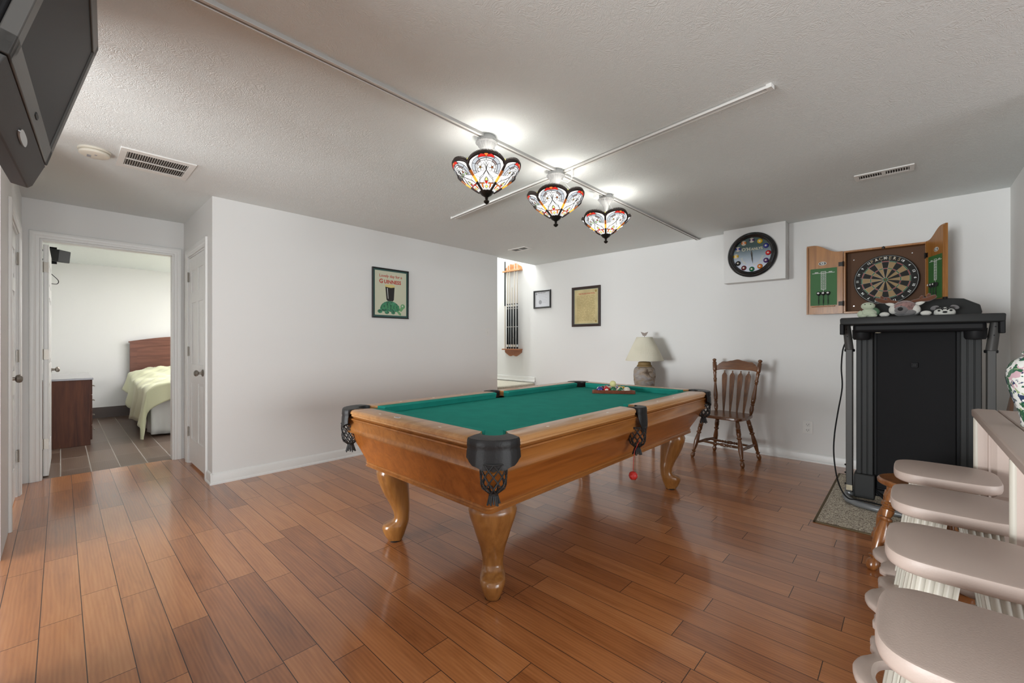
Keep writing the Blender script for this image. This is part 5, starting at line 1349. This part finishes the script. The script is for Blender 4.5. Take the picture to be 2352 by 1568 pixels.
# local x: left upright -0.36, right +0.36
for sx in (-1, 1):
    up_ = MB().box(sx*0.361-0.020, sx*0.361+0.020, -0.045, 0.035, 0.06, 1.145)
    uo = up_.build('upright', M['tmgrey'], tr, bevel=0.004)
    MB().spin((sx*0.361, -0.01, 1.135), (sx*0.378, -0.085, 1.375), [(0, .030), (.04, .027), (1, .024)], 20).build('handle_tube', M['tmgrey'], uo)
    MB().lathe([(0.031, 1.128), (0.033, 1.138), (0.031, 1.148)], 20, c=(sx*0.361, -0.008, 0)).build('collar', M['black'], uo)
    s_ = MB()
    for t in (0.45, 0.68):
        p = Vector((sx*0.361, -0.01, 1.135)).lerp(Vector((sx*0.378, -0.085, 1.375)), t); s_.cyl(p + Vector((0, -0.022, 0)), p + Vector((0, -0.028, 0)), 0.004, n=8)
    if sx < 0:
        for z in (0.26, 0.20, 0.115): s_.sphere((-0.385, -0.02, z), 0.007, 8, 6)
    s_.build('bolt', M['black'], uo)
MB().box(-0.379, -0.342, -0.0462, -0.0455, 0.075, 0.115).build('label', M['spot'], tr)
# deck folded up: belt, side rails, end caps
dk = MB().box(-0.232, 0.232, 0.005, 0.045, 0.10, 1.33); dk.build('deck', M['black'], tr)
bl = MB().box(-0.205, 0.205, -0.012, 0.004, 0.12, 1.33).build('running_belt', M['belt'], tr, bevel=0.006)
for sx in (-1, 1):
    rm = MB()
    x0, x1 = sorted((sx*0.222, sx*0.320)); wdt = (x1-x0)/3
    for k in range(3): rm.box(x0+wdt*k+0.002, x0+wdt*(k+1)-0.002, -0.030-0.004*(k == (0 if sx < 0 else 2)), 0.04, 0.20 if sx < 0 else 0.10, 1.33)
    rm.box(x0, x1, -0.024, 0.05, 0.12, 1.33)
    rm.build('side_rail', M['tmgrey'] if False else M['dark'], tr, bevel=0.003)
    cp_ = MB().box(x0-0.012, x1+0.010, -0.060, 0.055, 0.02 if sx > 0 else 0.035, 0.215); cp_.build('end_cap', M['dark'], tr, bevel=0.008)
MB().box(-0.245, 0.245, -0.02, 0.04, 0.06, 0.11).build('roller_bar', M['black'], tr, bevel=0.01)
MB().box(-0.018, 0.018, -0.030, -0.012, 1.02, 1.055).box(-0.012, 0.012, -0.036, -0.030, 1.028, 1.048).build('latch', M['black'], tr, bevel=0.002)
# curved floor frame
pth = [(-0.361, 0.10, 0.035), (-0.372, 0.02, 0.032), (-0.375, -0.06, 0.028), (-0.355, -0.13, 0.026), (-0.30, -0.178, 0.024), (-0.20, -0.205, 0.022), (-0.05, -0.218, 0.022), (0.05, -0.218, 0.022), (0.20, -0.205, 0.022), (0.30, -0.178, 0.024), (0.355, -0.13, 0.026), (0.375, -0.06, 0.028), (0.372, 0.02, 0.032), (0.361, 0.10, 0.035)]
MB().tube(pth, 0.024, 12, flat=(1.15, 0.9)).cyl((0.08, -0.240, 0.03), (0.08, -0.246, 0.03), 0.007, n=10).build('base_frame', M['tmbase'], tr, angle=60)
for sx in (-1, 1): MB().tube([(sx*0.361, -0.01, 0.03), (sx*0.361, 0.0, 0.08)], 0.03, 12).tube([(sx*0.361, 0.05, 0.03), (sx*0.361, 0.55, 0.03)], 0.025, 12).build('base_rail', M['tmbase'], tr)
MB().tube([(-0.22, 0.0, 0.11), (-0.16, -0.05, 0.06), (-0.05, -0.12, 0.035)], 0.010, 8).build('lift_strut', M['black'], tr)
# console: tray, raised hump and bottom cups
tray = [(-0.400, -0.20), (-0.33, -0.222), (-0.15, -0.240), (0.0, -0.246), (0.15, -0.240), (0.33, -0.222), (0.405, -0.20), (0.412, -0.10), (0.40, 0.08), (-0.40, 0.08), (-0.412, -0.10)]
c_ = MB()
n_ = len(tray)
def tz(z, s_, dy=0.0): return [(x*s_, y*s_+dy, z) for x, y in tray]
c_.ring([tz(1.325, 0.95), tz(1.330, 0.995), tz(1.372, 1.0), tz(1.378, 0.985)])
con = c_.build('console_tray', M['dark'], tr, bevel=0.004)
MB().box(-0.33, 0.33, -0.17, 0.07, 1.27, 1.335).build('console_underside', M['black'], tr, bevel=0.02)
hp = [(-0.300, 1.372), (-0.302, 1.41), (-0.20, 1.492), (-0.05, 1.500), (0.10, 1.505), (0.17, 1.507), (0.245, 1.498), (0.318, 1.45), (0.325, 1.40), (0.315, 1.372)]
hr = []
for y_, s_ in ((-0.02, 0.0), (0.0, 1.0), (0.06, 1.0), (0.10, 0.9)):
    hr.append([(x*(0.985 if s_ < 1 else 1), y_ + (z-1.372)*0.55, 1.372 + (z-1.372)*(0.97 if s_ < 1 else 1)) for x, z in hp])
MB().ring(hr).build('console_hump', M['dark'], tr, bevel=0.006)
MB().cyl((0.155, 0.06, 1.50), (0.155, 0.06, 1.515), 0.013, n=12).build('console_button', M['black'], tr)
for sx in (-1, 1):
    MB().lathe([(0.001, 1.215), (0.045, 1.218), (0.052, 1.232), (0.054, 1.29)], 28, c=(sx*0.285, -0.10, 0)).build('cup_holder', M['black'], tr)
for sx in (-1, 1): MB().box(sx*0.392-0.012, sx*0.392+0.012, -0.19, -0.11, 1.255, 1.335).build('handlebar_end', M['black'], tr, bevel=0.004)
MB().cyl((-0.19, -0.16, 1.268), (-0.19, -0.16, 1.2655), 0.016, n=20).build('sticker', M['spot'], tr)
cpts = [(-0.388, -0.02, 1.19), (-0.402, -0.025, 1.13), (-0.410, -0.02, 1.00), (-0.405, -0.02, 0.85), (-0.43, -0.03, 0.66), (-0.448, -0.05, 0.50), (-0.450, -0.09, 0.36), (-0.432, -0.14, 0.22), (-0.40, -0.19, 0.12), (-0.355, -0.215, 0.062), (-0.30, -0.20, 0.058), (-0.20, -0.18, 0.05), (-0.1, -0.1, 0.014)]
def catmull(p, n=6):
    p = [Vector(q) for q in p]; res = []
    for i in range(len(p)-1):
        a, b_, c, d = p[max(i-1, 0)], p[i], p[i+1], p[min(i+2, len(p)-1)]
        for k in range(n):
            t = k/n; res.append(0.5*((2*b_)+(c-a)*t+(2*a-5*b_+4*c-d)*t*t+(3*b_-a-3*c+d)*t**3))
    return res + [p[-1]]
MB().tube(catmull(cpts), 0.0048, 8).build('power_cord', M['black'], tr)

# ------------------------------------------------------------------ plush toys on the treadmill console
zt = TMZ+1.379
def fur(p): return 1 + 0.05*math.sin(p.x*23+p.y*9)*math.sin(p.z*19+p.x*7)
ty = thing('plush_turtle', 'pale mint plush turtle on the left of the treadmill console', 'plush toy', (-0.212, 4.035, zt))
MB().sphere((0, 0, 0.032), (0.048, 0.040, 0.034), 20, 12, fn=fur).sphere((-0.045, -0.02, 0.025), (0.022, 0.020, 0.026), 12, 8).sphere((-0.03, -0.03, 0.012), (0.025, 0.018, 0.013), 12, 8).sphere((0.025, -0.03, 0.012), (0.025, 0.018, 0.013), 12, 8).build('body', M['plush_mint'], ty, subsurf=1)
MB().sphere((0.012, 0.016, 0.040), (0.050, 0.034, 0.038), 20, 12).build('shell', mat('shell_green', (0.10, 0.19, 0.11), 0.95, bump=0.6, bscale=150), ty)
MB().sphere((-0.004, -0.012, 0.082), (0.040, 0.030, 0.027), 20, 14, fn=lambda p: 1+0.06*max(0, p.z)).build('head', M['plush_mint'], ty)
for sx in (-1, 1): MB().sphere((-0.004+sx*0.016, -0.038, 0.094), 0.0035, 8, 6).build('eye', M['plush_black'], ty)
mo_ = thing('plush_moose', 'plush moose with brown antlers lying on the treadmill console', 'plush toy', (-0.02, 4.02, zt))
MB().sphere((0.01, 0.03, 0.040), (0.075, 0.060, 0.042), 20, 12, fn=fur).build('body', M['plush_grey'], mo_)
MB().sphere((0.0, 0.0, 0.062), (0.062, 0.055, 0.048), 22, 14, fn=lambda p: 1+0.04*math.sin(p.x*31)*math.sin(p.y*27)).build('head', M['plush_mauve'], mo_)
MB().sphere((-0.018, -0.045, 0.042), (0.036, 0.030, 0.028), 18, 12).sphere((0.022, -0.035, 0.026), (0.036, 0.022, 0.018), 14, 10).build('muzzle', M['plush_grey'], mo_)
MB().sphere((-0.022, -0.072, 0.048), (0.014, 0.011, 0.013), 14, 10).build('nose', M['plush_black'], mo_)
MB().sphere((-0.058, -0.01, 0.048), (0.026, 0.022, 0.030), 14, 10, fn=fur).sphere((0.052, -0.015, 0.045), (0.028, 0.024, 0.032), 14, 10, fn=fur).build('cheek', M['plush_white'], mo_)
for sx in (-1, 1):
    MB().sphere((sx*0.105, -0.03, 0.016), (0.028, 0.020, 0.017), 12, 8).build('paw', M['plush_white'], mo_)
    MB().sphere((sx*0.018, -0.046, 0.070), 0.006, 8, 6).build('eye', M['plush_black'], mo_)
    e_ = MB(); mt_ = Matrix.Rotation(R(sx*-28), 4, 'Y'); e_.sphere((sx*0.075, 0.0, 0.088), (0.032, 0.008, 0.014), 14, 8, mtx=mt_); e_.build('ear', M['plush_white'], mo_)
    an = MB(); an.tube(catmull([(sx*0.035, 0.01, 0.10), (sx*0.075, 0.0, 0.108), (sx*0.115, -0.005, 0.112), (sx*0.155, -0.005, 0.132)], 5), [0.010, 0.0105, 0.011, 0.011, 0.012, 0.012, 0.012, 0.013, 0.014, 0.015, 0.016, 0.016, 0.015, 0.014, 0.012, 0.008], 12)
    for x, z in ((0.085, 0.138), (0.120, 0.150)): an.tube([(sx*(x-0.008), 0, 0.108), (sx*x, 0, z-0.01), (sx*(x+0.004), 0, z)], [0.010, 0.011, 0.006], 10)
    an.build('antler', M['plush_brown'], mo_, angle=70)
ra = thing('plush_raccoon', 'black and white striped plush face peeking over the treadmill console', 'plush toy', (0.175, 4.04, zt))
MB().sphere((0, 0, 0.020), (0.052, 0.034, 0.034), 24, 14).build('head', M['plush_white'], ra)
MB().sphere((0, 0.02, 0.012), (0.055, 0.030, 0.020), 16, 10).build('body', M['plush_grey'], ra)
for sx in (-1, 1):
    MB().sphere((sx*0.047, 0.0, 0.052), (0.022, 0.008, 0.014), 14, 8, mtx=Matrix.Rotation(R(sx*20), 4, 'Y')).build('ear', M['plush_grey'], ra)
    p_ = MB()
    for rr, a0, a1 in ((0.020, 30, 250), (0.030, 60, 220)):
        p_.tube([(sx*(0.028)+ (rr*math.cos(R(a))) * (1 if sx > 0 else -1)*-1*-1, -0.0345+0.010*abs(math.cos(R(a)))*(rr/0.03), 0.030+rr*0.75*math.sin(R(a))) for a in range(a0, a1, 20)], 0.003, 6)
    p_.tube([(sx*0.010, -0.030, 0.058), (sx*0.016, -0.035, 0.045), (sx*0.010, -0.037, 0.034)], 0.004, 6)
    p_.sphere((sx*0.028, -0.034, 0.030), (0.007, 0.004, 0.006), 10, 6)
    p_.build('stripe', M['plush_black'], ra)
MB().sphere((0, -0.036, 0.020), (0.012, 0.006, 0.007), 12, 8).build('nose', M['plush_black'], ra)

# ------------------------------------------------------------------ brown oak stool
bs = thing('wooden_stool', 'brown oak stool with turned legs behind the taupe stools', 'stool', (0.03, 3.18, 0))
MB().lathe([(0.145, 0.415), (0.156, 0.422), (0.158, 0.440), (0.150, 0.450), (0.001, 0.446)], 40, fn=lambda r, z, a: r*(1+0.03*math.cos(4*a))).build('seat', M['brown'], bs, bevel=0.003)
for sx in (-1, 1):
    for sy in (-1, 1):
        turned_leg((sx*0.178, sy*0.24, 0), (sx*0.085, sy*0.085, 0.42), M['brown'], bs, s=1.25)

# ------------------------------------------------------------------ four taupe bar stools
ORV = [(0, .257), (12, .252), (22, .240), (28, .236), (36, .272), (45, .312), (53, .312), (60, .275), (70, .215), (80, .180), (90, .168)]
def orv(a):
    a = abs((math.degrees(a)+180) % 360 - 180); a = a if a <= 90 else 180-a
    return interp(ORV, a)
def make_stool():
    t = thing('bar_stool', '', 'stool', (0, 0, 0), 0, 'taupe stools along the narrow table')
    # squarish seat with gently rounded edges
    pts = superell(0.176, 0.178, 4.0, 72); m_ = MB()
    m_.ring([[(x*s_, y*s_, z) for x, y in pts] for s_, z in ((0.93, 0.555), (0.985, 0.562), (1.0, 0.572), (1.0, 0.590), (0.985, 0.598), (0.955, 0.600))])
    m_.build('seat', M['taupe'], t, angle=50)
    N = 96
    out = [(orv(2*PI*i/N)*math.cos(2*PI*i/N), orv(2*PI*i/N)*math.sin(2*PI*i/N)) for i in range(N)]
    inn = [superell(0.200, 0.118, 2.6, N)[i] for i in range(N)]
    def rr(p, k): return [(x*k, y*k) for x, y in p]
    m_ = MB(); o1 = []
    rings = [rr(inn, 1.05), rr(inn, 1.0), rr(inn, 1.0), rr(inn, 1.05), rr(out, 0.97), rr(out, 1.0), rr(out, 1.0), rr(out, 0.97)]
    zs = [0.150, 0.145, 0.126, 0.120, 0.120, 0.127, 0.143, 0.150]
    rings = [[(x, y, z) for x, y in r_] for r_, z in zip(rings, zs)]
    rings.append(rings[0])
    m_.ring(rings, cap0=False, cap1=False).build('foot_shelf', M['taupe'], t, angle=50)
    # four fluted boards
    for sx in (-1, 1):
        for sy in (-1, 1):
            rings = []
            for z, xo, yo in ((0.0, 0.190, 0.205), (0.556, 0.112, 0.125)):
                prof = []; wd = 0.092; nf = 5
                K = nf*6
                for i in range(K+1):
                    uu = i/K; d = 0.010 + 0.005*(abs(math.cos(PI*nf*uu)))
                    prof.append((uu*wd, -sy*0 - d))
                back = [(uu*wd, 0.012) for uu in (1.0, 0.0)]
                ring = [(sx*(xo-px), sy*yo + py, z) for px, py in prof] + [(sx*(xo-px), sy*yo + py, z) for px, py in back]
                rings.append(ring)
            MB().ring(rings).build('leg', M['cream'], t, angle=60)
    return t
st0 = make_stool()
for i, (y, lb) in enumerate(((2.835, 'farthest taupe stool with fluted legs, nearest the treadmill'), (2.315, 'second farthest of the four taupe stools, between the table panels'), (1.785, 'second nearest of the four taupe stools'), (1.260, 'nearest taupe stool, cut off by the lower right corner of the picture'))):
    o = st0 if i == 0 else copy_tree(st0)
    o.location = (0.122, y, 0); o['label'] = lb

# ------------------------------------------------------------------ narrow taupe table with panelled supports
bt = thing('bar_table', 'narrow taupe plank table with panelled supports running along the right wall', 'table', (0.232, 0.75, 0))
L = 2.45
MB().prism([(0, 0), (0.088, 0), (0.088, L), (0.022, L), (0, L-0.045)], 0.832, 0.867).build('top_plank', M['taupe'], bt, bevel=0.006, seg=3)
MB().prism([(0.092, 0), (0.182, 0), (0.182, L-0.05), (0.160, L), (0.092, L)], 0.832, 0.867).build('top_plank', M['taupe'], bt, bevel=0.006, seg=3)
for y in (2.325, 1.300, 0.10):
    p_ = MB(); x0, x1 = 0.012, 0.172
    p_.box(x0, x1, y, y+0.022, 0, 0.832)
    po_ = p_.build('support_panel', M['taupe'] , bt, bevel=0.002)  # support and raised panel are cream; taupe puts their shade into the colour
    MB().cyl((x0, y+0.011, 0), (x0, y+0.011, 0.832), 0.0115, n=20).build('rounded_edge', M['cream'], po_)
    q = MB()
    for z0, z1 in ((0.10, 0.36), (0.44, 0.78)):
        i0, i1 = x0+0.035, x1-0.015
        q.ring([[(a, y-d, b_) for a, b_ in ((i0+k, z0+k), (i1-k, z0+k), (i1-k, z1-k), (i0+k, z1-k))] for k, d in ((0, 0.0), (0.003, 0.007), (0.012, 0.003), (0.030, 0.012))])
    q.build('raised_panel', M['taupe'], po_, smooth=False)
MB().box(0.06, 0.12, 0.11, 2.33, 0.06, 0.085).build('stretcher', M['cream'], bt, bevel=0.003)

# ------------------------------------------------------------------ porcelain vase on the table
va = thing('ginger_jar', 'white porcelain jar painted with pink and green flowers on the narrow table', 'vase', (0.372, 2.625, 0.8675))
MB().lathe([(0.0441, 0), (0.0477, 0.004), (0.0459, 0.02), (0.0533, 0.06), (0.0689, 0.11), (0.0809, 0.16), (0.0864, 0.195), (0.0836, 0.230), (0.0717, 0.258), (0.0505, 0.275), (0.0367, 0.285)], 48).build('jar', M['floral'], va, angle=60)
MB().lathe([(0.0404, 0.285), (0.0441, 0.290), (0.0422, 0.30), (0.03, 0.315), (0.012, 0.320), (0.014, 0.335), (0.003, 0.342)], 32).build('lid', M['floral'], va, angle=60)
# brown board leaning in the corner behind the table
lb_ = thing('leaning_board', 'brown wooden board leaning in the corner behind the floral jar', 'board', (0.50, 4.70, 0))
mt_ = Matrix.Translation((0.0, 0.0, 0.003)) @ Matrix.Rotation(R(4), 4, 'Y')
MB().prism([(-0.02, 0), (0.26, 0), (0.26, 0.60), (0.10, 0.835), (0.08, 0.835)], -0.009, 0.009, mt_ @ frame((0.0, 0, 0.0), (0, 1, 0), (0, 0, 1))).build('board', M['brown'], lb_, bevel=0.002)

# ------------------------------------------------------------------ bedroom seen through the open door
dr = thing('dresser', 'dark cherry dresser with metal pulls just inside the bedroom door', 'dresser', (-7.05, 0.262, 0))
DW, DD, DH = 1.25, 0.455, 0.79
MB().box(-DW, 0, -DD, -0.02, 0.0, DH-0.022).build('body', M['cherry'], dr, bevel=0.002)
MB().box(-DW-0.012, 0.012, -DD, 0.004, DH-0.022, DH).build('top', mat('dresser_top_grey', (0.22, 0.21, 0.23), 0.15, coat=0.5), dr, bevel=0.004)
for r_ in range(4):
    z0 = 0.06+r_*0.178
    for c__ in range(2):
        x1 = -0.02 - c__*0.61
        d_ = MB().box(x1-0.59, x1, -0.02, -0.004, z0, z0+0.168).build('drawer', M['cherry'], dr, bevel=0.003)
        MB().tube([(x1-0.35, -0.004, z0+0.085), (x1-0.35, 0.020, z0+0.082), (x1-0.345, 0.024, z0+0.078), (x1-0.25, 0.024, z0+0.078), (x1-0.245, 0.020, z0+0.082), (x1-0.245, -0.004, z0+0.085)], 0.004, 8).build('handle', M['nickel'], d_)
bd = thing('bed', 'bed with a dark wooden headboard seen through the bedroom doorway', 'bed', (-8.2, 1.55, 0))
hb = MB(); N = 20; WB = 0.765
pts = [(-WB, 0.0)] + [(-WB+2*WB*i/N, 1.215+0.09*math.sin(PI*i/N)) for i in range(N+1)] + [(WB, 0.0)]
mt_ = frame((-1.24, 0, 0), (0, 1, 0), (0, 0, 1))
hb.prism(pts, 0, 0.03, mt_); hbo = hb.build('headboard', M['cherryx'], bd, smooth=False)
hb = MB(); hb.prism([(-WB-0.015, 1.212)] + [(-WB+2*WB*i/N, 1.213+0.09*math.sin(PI*i/N)) for i in range(N+1)] + [(WB+0.015, 1.212), (WB+0.015, 1.232)] + [(WB-2*WB*i/N, 1.234+0.09*math.sin(PI*i/N)) for i in range(N+1)] + [(-WB-0.015, 1.232)], -0.008, 0.045, mt_)
hb.build('cap_moulding', M['cherryx'], hbo, smooth=False)
hb = MB(); hb.box(-1.21, -1.2005, -WB, -WB+0.09, 0, 1.109).box(-1.21, -1.2005, WB-0.09, WB, 0, 1.109)
hb.prism([(-WB, 1.11)] + [(-WB+2*WB*i/N, 1.11+0.07*math.sin(PI*i/N)) for i in range(N+1)] + [(WB, 1.11), (WB, 1.212)] + [(WB-2*WB*i/N, 1.212+0.09*math.sin(PI*i/N)) for i in range(N+1)] + [(-WB, 1.212)], 0.03, 0.04, mt_)
hb.build('headboard_frame', M['cherryx'], hbo, smooth=False)
MB().box(-1.20, 1.10, -0.74, 0.74, 0.28, 0.62).build('mattress', M['sheet'], bd, bevel=0.06, seg=4)
sk = MB(); NN = 90
def skirt(s_):
    if s_ < 0.42: t = s_/0.42; return Vector((-1.15+2.27*t, -0.76, 0)), Vector((0, -1, 0))
    t = (s_-0.42)/0.58; return Vector((1.12, -0.76+1.5*t, 0)), Vector((1, 0, 0))
sk.grid(lambda a, b_: (lambda q: q[0] + q[1]*(0.012*math.sin(a*120)*(1-b_)) + Vector((0, 0, 0.05+0.03*math.sin(a*9)+(0.50)*b_)))(skirt(a)), NN*2, 6)
sk.build('bed_skirt', M['sheet'], bd, angle=70, solid=0.003)
q_ = MB()
def quilt(a, b_):
    # a along the bed (head -> foot and over), b across (near side drop -> far side)
    x = -1.10 + 2.28*min(a/0.86, 1.0); drop_f = max(0, (a-0.86)/0.14)
    w_ = (b_-0.5)*2; yy = max(-1, min(1, w_*1.42)); over = max(0, abs(w_)*1.42-1)/0.42
    y = yy*0.80; z = 0.70 + 0.10*math.exp(-((x+0.85)/0.5)**2)
    ed = 0.10*(abs(yy)**5)
    z -= ed
    hang = 0.34 + 0.13*math.sin(x*2.6+1.0) + (0.18 if x > 0.6 else 0)*max(0, (x-0.6)/0.5)
    z -= over*hang; y += math.copysign(over*0.055*(1+0.5*math.sin(x*13)), w_) if over > 0 else 0
    wr = 0.012*math.sin(x*17+y*9)+0.012*math.sin(y*23-x*7) + 0.008*math.sin(x*31+y*29)
    z += wr*(1-0.4*over)
    if drop_f > 0: z -= drop_f*0.26*(1-0.35*math.sin((b_-0.15)*4)); x += 0.03*drop_f*(1+math.sin(b_*40))
    return Vector((x, y, z))
q_.grid(quilt, 90, 70)
q_.build('quilt', M['quilt'], bd, angle=80, solid=0.012)
sk_ = thing('wall_speaker', 'small black speaker on a bracket seen past the open bedroom door', 'speaker', (-7.5, -0.060, 2.255))
MB().box(0.015, 0.125, -0.075, 0.075, -0.07, 0.07, mtx=Matrix.Rotation(R(48), 4, 'Z') @ Matrix.Rotation(R(6), 4, 'Y')).build('housing', M['dark'], sk_, bevel=0.006)
MB().box(-0.02, 0.0, -0.03, 0.03, -0.10, 0.10).tube([(0, 0, 0.05), (-0.01, -0.17, 0.05)], 0.012, 8).tube([(0, 0, -0.06), (-0.01, -0.17, -0.06)], 0.012, 8).build('bracket', M['black'], sk_)
MB().tube(catmull([(0.0, -0.08, -0.13), (0.02, -0.02, -0.22), (0.05, 0.04, -0.30), (0.05, 0.03, -0.345), (0.02, -0.03, -0.34)], 6), 0.004, 6).build('cable', M['black'], sk_)
